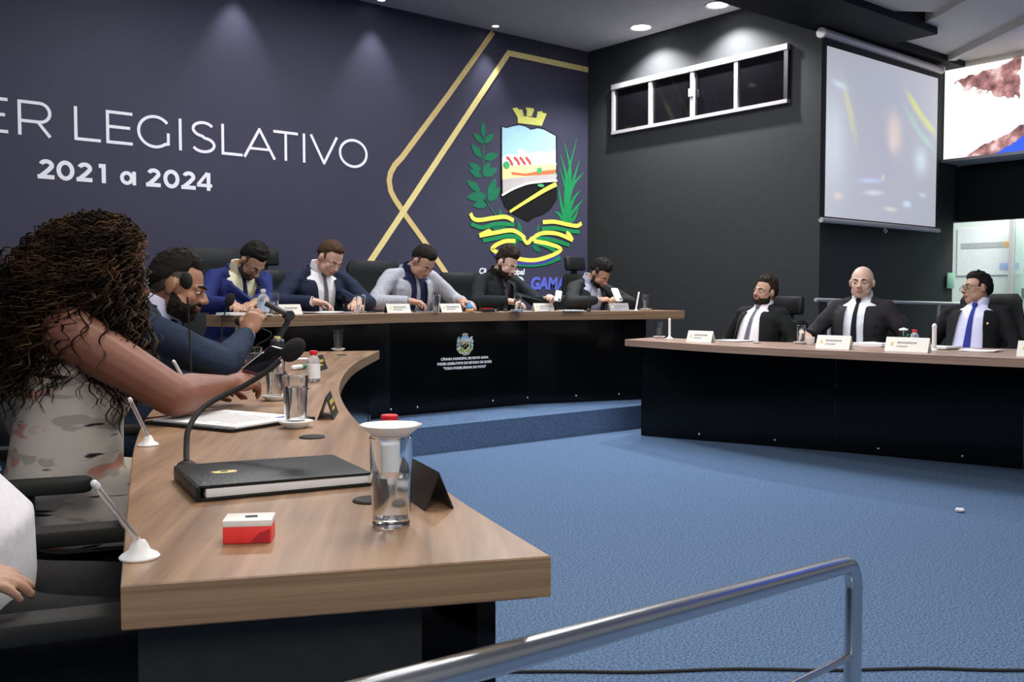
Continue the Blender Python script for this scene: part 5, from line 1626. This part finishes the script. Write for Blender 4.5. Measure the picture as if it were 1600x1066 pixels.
def small_bottle(label, loc):
    t = thing('water_bottle', label, 'bottle', loc, 0, 'small bottles with red caps')
    g = G(); g.lathe([(0, 0), (0.023, 0), (0.0255, 0.003), (0.0255, 0.078), (0.022, 0.092), (0.0125, 0.103), (0.0125, 0.108), (0, 0.108)], n=32); obj('bottle_body', g, M_bottle, t)
    g = G(); g.lathe([(0.0257, 0.014), (0.0262, 0.014), (0.0262, 0.070), (0.0257, 0.070)], n=32); obj('label_wrap', g, M_label, t)
    g = G(); g.lathe([(0, 0.106), (0.0145, 0.106), (0.015, 0.107), (0.015, 0.121), (0.0135, 0.1225), (0, 0.1225)], n=28); obj('cap', g, M_red, t, label='red screw cap')
    return t
small_bottle('small red-capped bottle standing behind the nearest glass', (0.902, 1.43, T_))
small_bottle('small red-capped bottle in the middle of the left desk', (1.80, 3.404, T_))

M_whitecard = mat('washed_card', (0.86, 0.85, 0.80), 0.5, noise=0.02)  # over-exposed glare on the right desk's cards, put into their colour
def tent(label, loc, rz, w=0.20, h=0.068, d=0.055, m=M_plate, ink=M_ink, gold=True, group='name plates', side=None):
    t = thing('name_plate', label, 'name plate', loc, rz, group)
    th = 0.0028
    # front leans back from local -y towards the ridge
    for s, nm in ((-1, 'front_card'), (1, 'back_card')):
        g = G(); g.prism([(s * d / 2, 0), (s * (d / 2 - th), 0), (0, h - th), (0, h)], -w / 2, w / 2, lambda x, y, z: (z, x, y))
        obj(nm, g, m if s < 0 else (side or m), t, False)
    a = math.atan2(d / 2, h)
    def fp(u, v, o): return (u, -d / 2 + v * math.sin(a) - o * math.cos(a), v * math.cos(a) + o * math.sin(a))
    L = math.hypot(d / 2, h)
    if ink:
        g = G()
        random.seed(int(loc[0] * 1000))
        for v, n, hh in ((L * 0.62, 15, 0.006), (L * 0.36, 9, 0.004)):
            x = -w * 0.22
            for i in range(n):
                lw = random.uniform(0.003, 0.008)
                if x + lw > w * 0.42: break
                g.prism([(x, v - hh), (x + lw, v - hh), (x + lw, v + hh), (x, v + hh)], 0.0002, 0.0007, fp); x += lw + 0.0028
        obj('printed_lines', g, ink, t, False)
    if gold:
        g = G(); g.prism(arc(-w * 0.34, L * 0.52, 0.010, 0.013, 0, 360, 14)[:-1], 0.0002, 0.0008, fp); obj('gold_seal', g, M_gold2, t, False)
    return t
Z = HZ + 0.0006
WL, WR = R(-18), R(18)
tent('cream name plate left of the writing man on the head table', (3.00, 6.02, Z), R(18), 0.215)
tent('cream name plate in front of the man in light grey, with a black back edge', (3.98, 6.185, Z), 0, 0.21, side=M_olive)
tent('cream name plate beside the blue and orange ornament', (4.48, 6.20, Z), 0, 0.20, side=M_olive)
tent('cream name plate right of the bearded man on the head table', (5.44, 6.18, Z), R(-8), 0.20)
tent('dull grey name plate below the white phone on the head table', (6.15, 5.98, Z), R(-18), 0.19, m=mat('grey_card', (0.36, 0.36, 0.38), 0.6, noise=0.05))
tent('white name plate in front of the goateed man', (5.72, 4.70, T_), R(-92), 0.245, 0.085, m=M_whitecard)
tent('white name plate in front of the bald man', (5.60, 3.50, T_), R(-90), 0.245, 0.088, m=M_whitecard)
tent('white name plate between the bald man and the man in glasses', (5.66, 3.03, T_), R(-90), 0.28, 0.088, m=M_whitecard)
tent('white name plate cut by the right picture edge on the right desk', (5.72, 2.28, T_), R(-88), 0.24, 0.088, m=M_whitecard)
M_goldink = mat('gold_ink', (0.70, 0.52, 0.12), 0.4, noise=0.1)
tent('black tent card right beside the nearest glass', (0.876, 1.288, T_), R(73), 0.165, 0.058, 0.048, m=M_olive, ink=M_goldink, gold=False, group='black tent cards')
tent('black tent card with gold letters beside the paper folder glass', (1.305, 2.385, T_), R(57), 0.18, 0.062, 0.045, m=M_olive, ink=M_goldink, gold=False, group='black tent cards')
tent('black tent card with gold letters behind the red-capped bottle on the left desk', (2.115, 3.955, T_), R(50), 0.20, 0.066, 0.048, m=M_olive, ink=M_goldink, gold=False, group='black tent cards')

# folders and papers
t = thing('leather_folder', 'closed black folder with a gold crest on the left desk', 'folder', (0.752, 1.578, T_), R(-11.5))
g = G(); g.rbox((0, 0, 0.0022), (0.292, 0.222, 0.0044), 0.006); obj('back_cover', g, M_leather, t)
g = G(); g.rbox((0.004, 0, 0.0122), (0.276, 0.217, 0.0145), 0.002); obj('paper_block', g, M_paper, t)
g = G(); g.rbox((-0.001, 0, 0.0222), (0.292, 0.222, 0.0044), 0.006, Matrix.Rotation(R(0.5), 3, 'Y')); obj('front_cover', g, M_leather, t)
g = G(); g.rbox((-0.146, 0, 0.0125), (0.008, 0.222, 0.024), 0.003); obj('spine', g, M_leather, t)
g = G()
for (ex, ey, a, b) in ((0, 0, 0.017, 0.011), (-0.014, 0.002, 0.008, 0.007), (0.014, 0.002, 0.008, 0.007), (0, -0.009, 0.02, 0.005)):
    g.prism(arc(-0.082 + ex, 0.005 + ey, a, b, 0, 360, 18)[:-1], 0.0246, 0.0254 + a * 0.02)
g.v = [v for v in g.v]
obj('gold_crest', g, M_gold2, t, False)
g = G(); g.prism(arc(-0.082, 0.006, 0.007, 0.005, 0, 360, 14)[:-1], 0.0256, 0.0262); obj('crest_centre', g, M_blackmat, t, False)

t = thing('document_folder', 'open black folder holding printed white sheets under the womans hand', 'folder', (1.043, 2.43, T_), R(20))
g = G(); g.rbox((0.0, 0, 0.004), (0.30, 0.32, 0.008), 0.006); obj('cover', g, M_leather, t)
g = G(); g.rbox((-0.012, -0.01, 0.0105), (0.25, 0.30, 0.005), 0.001); sh_ = obj('paper_sheets', g, M_paper, t)
g = G()
random.seed(5)
for i in range(16):
    y = 0.11 - i * 0.0145
    g.box((-0.02 + random.uniform(-0.01, 0.01), y, 0.01325), (random.uniform(0.14, 0.19), 0.003, 0.0004))
obj('printed_lines', g, M_ink, sh_, False)
g = G(); g.box((0.07, -0.12, 0.01325), (0.045, 0.02, 0.0004)); obj('blue_stamp', g, mat('stamp_blue', (0.10, 0.16, 0.42), 0.7, noise=0.2), sh_, False)
g = G(); g.tube([(-0.15, 0.17, 0.012), (0.15, 0.17, 0.012)], 0.0025, 6); obj('clip_bar', g, M_chrome, t)

def papers(label, loc, rz, w=0.21, d=0.297, n=0.003, curl=0.0, m=M_paper, group='loose papers', dark=None):
    t = thing('paper_sheets', label, 'papers', loc, rz, group)
    g = G()
    rows = []
    for i in range(9):
        k = i / 8
        x = -w / 2 + w * k
        z = curl * (abs(k - 0.5) * 2) ** 2
        rows.append([(x, -d / 2, z), (x, d / 2, z), (x, d / 2, z + n), (x, -d / 2, z + n)])
    g.loft(rows)
    obj('sheet', g, m, t, False)
    if dark:
        g = G(); g.rbox((0.01, 0.0, -0.002), (w * 0.98, d * 0.98, 0.004), 0.003); obj('backing', g, M_blackmat, t)
        t.location.z += 0.0042
    return t
papers('white papers in front of the bearded man in navy at the left desk', (1.56, 3.93, T_), R(-25), 0.22, 0.20, 0.004)
papers('small white paper at the far part of the left desk', (2.42, 4.76, T_), R(-35), 0.13, 0.10, 0.003)
papers('white sheets left of the writing mans hands on the head table', (3.30, 6.14, Z), R(12), 0.26, 0.20, 0.008, 0.004, dark=True)
papers('open white notebook under the writing mans hands', (3.60, 6.28, Z), R(4), 0.24, 0.16, 0.003, 0.003, dark=True)
papers('white sheet under the phone of the man in light grey', (4.24, 6.26, Z), R(-6), 0.16, 0.15, 0.006)
papers('white sheets beside the saucer of the bearded man on the head table', (5.32, 6.32, Z), R(0), 0.14, 0.12, 0.004)
papers('white papers between the bearded man and the man in charcoal', (5.68, 6.10, Z), R(-16), 0.19, 0.16, 0.010)
papers('pale sheet right of the grey name plate on the head table', (6.29, 5.95, Z), R(-20), 0.09, 0.09, 0.005)
papers('cream sheets at the left tip of the head table', (2.58, 5.98, Z), R(24), 0.16, 0.12, 0.016, 0.0)
papers('white sheets on a dark pad in front of the goateed man', (6.02, 4.62, T_), R(84), 0.24, 0.20, 0.005, dark=True)
papers('stack of white sheets in front of the bald man', (6.16, 3.52, T_), R(80), 0.24, 0.20, 0.020, 0.004)
papers('white booklet left of the blue tie on the right desk', (6.12, 3.06, T_), R(84), 0.20, 0.17, 0.014, 0.002, dark=True)
papers('white sheets below the blue tie on the right desk', (6.05, 2.76, T_), R(100), 0.21, 0.20, 0.006, 0.006)

t = thing('small_carton', 'small red and white carton on the near part of the left desk', 'box', (0.548, 1.222, T_), R(-32))
g = G(); g.rbox((0, 0, 0.0115), (0.063, 0.046, 0.023), 0.002); obj('box_body', g, M_redcard, t)
g = G(); g.rbox((0, 0, 0.0265), (0.0645, 0.0475, 0.0085), 0.002); obj('lid', g, mat('white_card', (0.80, 0.78, 0.76), 0.5, noise=0.05), t, label='white lid')
g = G(); g.prism([(-0.004, -0.006), (0.012, -0.004), (0.010, 0.007), (-0.006, 0.005)], 0.0308, 0.0313); obj('printed_mark', g, M_blackmat, t, False)
g = G(); g.prism([(-0.020, 0.0), (0.004, 0.001), (0.016, 0.014), (0.030, 0.018), (0.030, 0.0)], 0.0232, 0.0238, lambda x, y, z: (x, -z, y)); obj('printed_swoosh', g, mat('dark_red_print', (0.45, 0.02, 0.03), 0.5, noise=0.05), t, False)

def rod_stand(label, loc, tip, r=0.022, clear=True, rod=0.0042):
    t = thing('rod_stand', label, 'stand', loc, 0, 'white rod stands')
    k = r / 0.022
    g = G(); g.lathe([(0, 0), (0.022 * k, 0), (0.0225 * k, 0.002), (0.020 * k, 0.005), (0.012 * k, 0.010), (0.009 * k, 0.018), (0.0065 * k, 0.022), (0, 0.022)], n=32); obj('base', g, M_plastic, t)
    a = V(0, 0, 0.019); b = Vector(tip) - Vector(loc)
    g = G(); g.tube([a, b], rod, 12); obj('rod', g, M_clear if clear else M_plastic, t)
    u = (b - a).normalized()
    g = G(); g.cap(b - u * 0.004, b + u * 0.002, rod * 1.15, rod * 1.0, n=12); obj('tip', g, M_plastic, t)
    return t
rod_stand('white-based stand with clear slanted rod, nearest on the left desk edge', (0.402, 1.222, T_), (0.334, 1.166, 0.885), 0.024)
rod_stand('white-based stand with clear rod beside the womans elbow', (0.732, 2.155, T_), (0.662, 2.055, 0.890), 0.022)
rod_stand('white stand with a flat white rod in front of the bearded man in navy', (1.275, 3.345, T_), (1.205, 3.28, 0.885), 0.015, False, 0.006)
rod_stand('upright white stand at the far end of the right desk', (6.03, 5.28, T_), (6.035, 5.285, 0.93), 0.030, False, 0.010)
rod_stand('slanted white rod stand near the right end of the head table', (6.42, 6.02, Z), (6.455, 6.02, 1.155), 0.018, False, 0.008)
rod_stand('thick white rod stand beside the name plate of the man in glasses', (5.93, 3.00, T_), (5.93, 3.0, 0.93), 0.026, False, 0.014)

def gooseneck(label, loc, pts, foam, foam_r=0.019, stem_r=0.0035, fdir=None, base=0.022):
    t = thing('gooseneck_microphone', label, 'microphone', loc, 0, 'gooseneck microphones')
    L = Vector(loc)
    g = G(); g.lathe([(0, 0), (base, 0), (base, 0.008), (base * 0.7, 0.018), (base * 0.4, 0.022), (0, 0.022)], n=24); obj('base', g, M_rubber, t)
    P = [V(0, 0, 0.02)] + [Vector(p) - L for p in pts]
    c = bez(P, 6)
    g = G(); g.tube(c, stem_r, 8); obj('stem', g, M_rubber, t)
    if foam is not None:
        f = Vector(foam) - L
        d = Vector(fdir) if fdir else (f - P[-1])
        q = d.to_track_quat('Z', 'Y').to_matrix() if d.length > 1e-5 else I3
        g = G(); g.ell(f, (foam_r, foam_r, foam_r * 1.45), q, nu=18, nv=12)
        obj('foam_windscreen', g, M_foam, t)
    return t
gooseneck('black gooseneck microphone rising beside the gold-crested folder and arching right', (0.672, 1.772, T_), [(0.683, 1.80, 0.82), (0.695, 1.82, 0.850), (0.727, 1.845, 0.880), (0.765, 1.855, 0.900), (0.818, 1.845, 0.924), (0.858, 1.827, 0.951), (0.886, 1.818, 0.974)], (0.908, 1.803, 0.996), 0.020, 0.0055, (0.45, -0.2, 0.5))
gooseneck('upright black microphone whose foam covers the ear of the bearded man in navy', (1.150, 2.975, T_), [(1.148, 2.975, 0.854), (1.146, 2.981, 0.994), (1.140, 2.978, 1.105)], (1.139, 2.982, 1.157), 0.019, 0.0032)
gooseneck('black microphone whose foam stands before the man in bright navy', (1.70, 4.065, T_), [(1.702, 4.061, 0.883), (1.707, 4.06, 0.995), (1.724, 4.051, 1.062)], (1.737, 4.046, 1.096), 0.021, 0.0032)
gooseneck('black microphone looping low behind the raised hand on the left desk', (2.25, 4.90, T_), [(2.238, 4.887, 0.843), (2.29, 4.846, 0.884), (2.307, 4.834, 0.915), (2.265, 4.87, 0.942), (2.212, 4.915, 0.967)], (2.183, 4.939, 0.977), 0.026, 0.0032)
gooseneck('thin black microphone in front of the charcoal-suited man, foam before his face', (5.82, 6.02, Z), [(5.835, 6.03, 1.113), (5.88, 6.03, 1.224), (5.92, 6.03, 1.31)], (5.935, 6.03, 1.348), 0.019, 0.003)
gooseneck('thin black microphone in front of the black-shirted bearded mans tie', (5.10, 6.27, Z), [(5.102, 6.27, 1.08), (5.102, 6.27, 1.16)], (5.10, 6.27, 1.195), 0.010, 0.003)
gooseneck('short thin microphone stem beside the blue and orange ornament', (4.81, 6.24, Z), [(4.815, 6.25, 1.06), (4.816, 6.25, 1.12)], (4.816, 6.25, 1.135), 0.006, 0.002, base=0.014)
gooseneck('thin black microphone leaning over the far end of the right desk', (5.93, 4.83, T_), [(5.92, 4.88, 0.862), (5.91, 4.95, 0.996), (5.90, 4.99, 1.06)], (5.90, 4.998, 1.08), 0.008, 0.003)

# gimbal in the bearded mans hand
t = thing('camera_gimbal', 'black folding camera gimbal standing on the left desk, its head pinched by the bearded man', 'gimbal', (1.818, 3.752, T_))
L = V(1.818, 3.752, T_)
g = G()
for a in (20, 140, 260):
    g.tube([(0, 0, 0.05), (0.045 * math.cos(R(a)), 0.045 * math.sin(R(a)), 0.006)], [0.010, 0.006], 8)
obj('mini_tripod', g, M_gun, t)
g = G(); g.lathe([(0, 0.04), (0.024, 0.042), (0.027, 0.06), (0.029, 0.12), (0.030, 0.148), (0.022, 0.158), (0, 0.158)], n=20); obj('handle', g, M_gun, t)
g = G(); g.lathe([(0.012, 0.158), (0.016, 0.158), (0.016, 0.168), (0.012, 0.168)], n=20); obj('gold_ring', g, M_gold2, t)
g = G(); g.tube([(0.004, 0, 0.158), (0.016, -0.012, 0.190), (0.032, -0.028, 0.225), (0.036, -0.03, 0.252)], 0.012, 10); obj('arm', g, M_gun, t)
g = G(); g.cyl((0.036, -0.05, 0.255), (0.036, -0.012, 0.255), 0.020, n=20); obj('motor', g, M_gun, t)
g = G(); a = V(0.034, -0.028, 0.258); b = V(-0.040, 0.030, 0.308); q = (b - a).to_track_quat('Z', 'Y').to_matrix(); g.rbox((a + b) / 2, (0.034, 0.022, 0.10), 0.006, q); obj('phone_clamp', g, M_gun, t)

# phones
def phone(label, loc, rot, m, w=0.071, l=0.146):
    t = thing('mobile_phone', label, 'phone', loc, 0, 'mobile phones')
    t.rotation_euler = rot
    g = G(); g.rbox((0, 0, 0), (w, l, 0.008), 0.009); obj('phone_body', g, m, t)
    g = G(); g.rbox((0, 0, 0.0042), (w * 0.93, l * 0.94, 0.0006), 0.007); obj('phone_screen', g, M_window, t)
    g = G(); g.rbox((w * 0.25, l * 0.36, -0.0046), (0.022, 0.026, 0.0014), 0.005); obj('camera_bump', g, M_gun, t)
    return t
phone('dark maroon phone held up by the curly haired woman', (1.268, 2.699, 0.915), (R(28), R(12), R(-62)), mat('maroon_case', (0.10, 0.02, 0.03), 0.35, noise=0.1))
phone('white phone held by the man in the charcoal suit', (6.262, 6.11, 1.138), (R(232), 0, R(-14)), M_plastic)
phone('pale phone in the left hand of the black-shirted bearded man', (5.515, 6.07, 1.125), (R(240), R(10), R(-40)), M_plastic, 0.055, 0.105)
phone('black phone beside the hand of the man in light grey', (4.20, 6.20, Z + 0.012), (0, 0, R(78)), M_gun)
phone('white phone lying at the left tip of the head table', (2.68, 5.775, Z + 0.005), (0, 0, R(72)), M_plastic)

# head table glasses
H = Z
t = thing('water_bottle', 'clear water bottle with blue label and white cap on the head table', 'bottle', (2.62, 5.86, H))
t.location = (2.765, 5.91, H)
g = G(); g.lathe([(0, 0), (0.034, 0), (0.038, 0.005), (0.038, 0.095), (0.034, 0.118), (0.014, 0.140), (0.014, 0.150), (0, 0.150)], n=32); obj('bottle_body', g, M_bottle, t)
g = G(); g.lathe([(0.0384, 0.02), (0.039, 0.02), (0.039, 0.085), (0.0384, 0.085)], n=32); obj('label_wrap', g, M_labelblue, t)
g = G(); g.lathe([(0, 0.148), (0.016, 0.148), (0.017, 0.150), (0.017, 0.168), (0, 0.170)], n=24); obj('cap', g, M_plastic, t)
tumbler('glass beside the blue-labelled bottle on the head table', (2.87, 5.97, H), fill=0.62, h=0.145, r1=0.036)
tumbler('half-full glass right of the writing mans hands', (3.61, 6.10, H), fill=0.42, h=0.135, r1=0.036)
tumbler('glass in front of the man in light grey', (4.31, 6.15, H), fill=0.35, h=0.135, r1=0.036)
saucer('white saucer in front of the bearded man on the head table', (5.10, 6.11, H), 0.062)
tumbler('glass on a saucer in front of the bearded man on the head table', (5.10, 6.11, H + 0.007), fill=0.66, h=0.135, r1=0.036)
saucer('white saucer at the right end of the head table', (6.50, 5.98, H), 0.060)
tumbler('glass on a saucer at the right end of the head table', (6.50, 5.98, H + 0.007), fill=0.7, h=0.135, r1=0.036)
# right desk glasses
saucer('white saucer at the far end of the right desk', (6.02, 5.38, T_), 0.052)
tumbler('dark-looking glass at the far end of the right desk', (6.02, 5.38, T_ + 0.0065), fill=0.55, h=0.125)
saucer('white saucer beside the bald mans hand', (6.02, 4.03, T_), 0.055)
tumbler('glass on a saucer beside the bald mans hand', (6.02, 4.03, T_ + 0.007), fill=0.5, h=0.13)
t = thing('coffee_cup', 'small white cup beside the bald mans glass', 'cup', (5.97, 3.92, T_))
g = G(); g.lathe([(0, 0), (0.020, 0), (0.026, 0.006), (0.032, 0.055), (0.0305, 0.055), (0.024, 0.008), (0, 0.006)], n=28); obj('cup_body', g, M_china, t)
g = G(); g.tube([(0.030, 0, 0.045), (0.045, 0, 0.042), (0.047, 0, 0.026), (0.029, 0, 0.018)], 0.004, 8); obj('cup_handle', g, M_china, t)

# oddments
t = thing('table_ornament', 'small blue and orange domed ornament on the head table', 'ornament', (4.665, 6.19, H))
g = G(); g.lathe([(0, 0), (0.030, 0), (0.036, 0.006), (0.034, 0.020), (0.026, 0.026), (0, 0.026)], n=28); obj('base', g, M_orange, t, label='orange base')
g = G(); g.lathe([(0, 0.026), (0.026, 0.026), (0.028, 0.038), (0.022, 0.055), (0.012, 0.068), (0.007, 0.082), (0, 0.090)], n=28); obj('dome', g, M_blue, t, label='blue dome')
t = thing('pencil_case', 'small red and black case beside the ornament on the head table', 'case', (4.86, 6.18, H), R(4))
g = G(); g.rbox((0, 0, 0.012), (0.16, 0.05, 0.024), 0.008); obj('case_body', g, M_blackmat, t)
g = G(); g.rbox((-0.03, -0.002, 0.0265), (0.10, 0.046, 0.006), 0.005); obj('flap', g, M_red, t, label='red flap')
g = G(); g.tube([(0.04 + 0.008 * math.cos(a), -0.027, 0.012 + 0.008 * math.sin(a)) for a in [2 * PI * i / 14 for i in range(14)]], 0.002, 6, closed=True); obj('ring', g, M_chrome, t)
t = thing('key_bunch', 'small dark bunch of keys between the writing man and the grey suit', 'keys', (3.75, 6.16, H))
g = G(); g.tube([(0.014 * math.cos(a), 0.014 * math.sin(a), 0.003) for a in [2 * PI * i / 16 for i in range(16)]], 0.0018, 6, closed=True); obj('key_ring', g, M_chrome, t)
for i, a in enumerate((10, 70, 160)):
    g = G(); m3 = Matrix.Rotation(R(a), 3, 'Z'); g.box(m3 @ V(0.042, 0, 0.006 + 0.003 * i), (0.035, 0.006, 0.0022), m3); g.ell(m3 @ V(0.022, 0, 0.006 + 0.003 * i), (0.010, 0.009, 0.003), m3, nu=12, nv=6); obj('key', g, M_gun, t)
t = thing('lighter', 'small white and green tube lying on the left desk', 'tube', (2.06, 4.03, T_), R(30))
g = G(); g.cap((-0.05, 0, 0.012), (0.01, 0, 0.012), 0.012, 0.012, n=16); obj('tube_body', g, M_plastic, t)
g = G(); g.cap((0.014, 0, 0.012), (0.045, 0, 0.012), 0.012, 0.011, n=16); obj('tube_cap', g, M_dgreen, t, label='green cap')
t = thing('flower_pot', 'small white-flowered plant pot between the bald man and the man in glasses', 'plant', (6.16, 3.33, T_))
g = G(); g.lathe([(0, 0), (0.030, 0), (0.038, 0.045), (0.040, 0.05), (0.035, 0.05), (0.033, 0.042), (0, 0.04)], n=24); obj('pot', g, M_plate, t)
g = G()
random.seed(4)
for i in range(26):
    a = random.uniform(0, 2 * PI); l = random.uniform(0.05, 0.10); el = random.uniform(0.3, 1.2)
    d = V(math.cos(a) * math.cos(el), math.sin(a) * math.cos(el), math.sin(el)); u = V(-math.sin(a), math.cos(a), 0)
    p = V(0, 0, 0.042)
    g.loft([[p + d * l * k + u * w_ + V(0, 0, -0.03 * k * k), p + d * l * k + V(0, 0, -0.03 * k * k + 0.002), p + d * l * k - u * w_ + V(0, 0, -0.03 * k * k), p + d * l * k + V(0, 0, -0.03 * k * k - 0.001)] for k, w_ in ((0, 0.003), (0.4, 0.012), (0.75, 0.009), (1, 0.001))])
obj('leaves', g, P_grn, t, True)
g = G()
for i in range(7):
    a = 2 * PI * i / 7
    g.ell((0.018 * math.cos(a), 0.018 * math.sin(a), 0.118), (0.013, 0.013, 0.008), nu=10, nv=6)
g.ell((0, 0, 0.122), (0.016, 0.016, 0.010), nu=12, nv=7); g.tube([(0, 0, 0.04), (0, 0, 0.118)], 0.002, 6)
obj('blossom', g, M_china, t)
small_bottle('small red-capped bottle beside the plant pot on the right desk', (6.10, 3.22, T_))
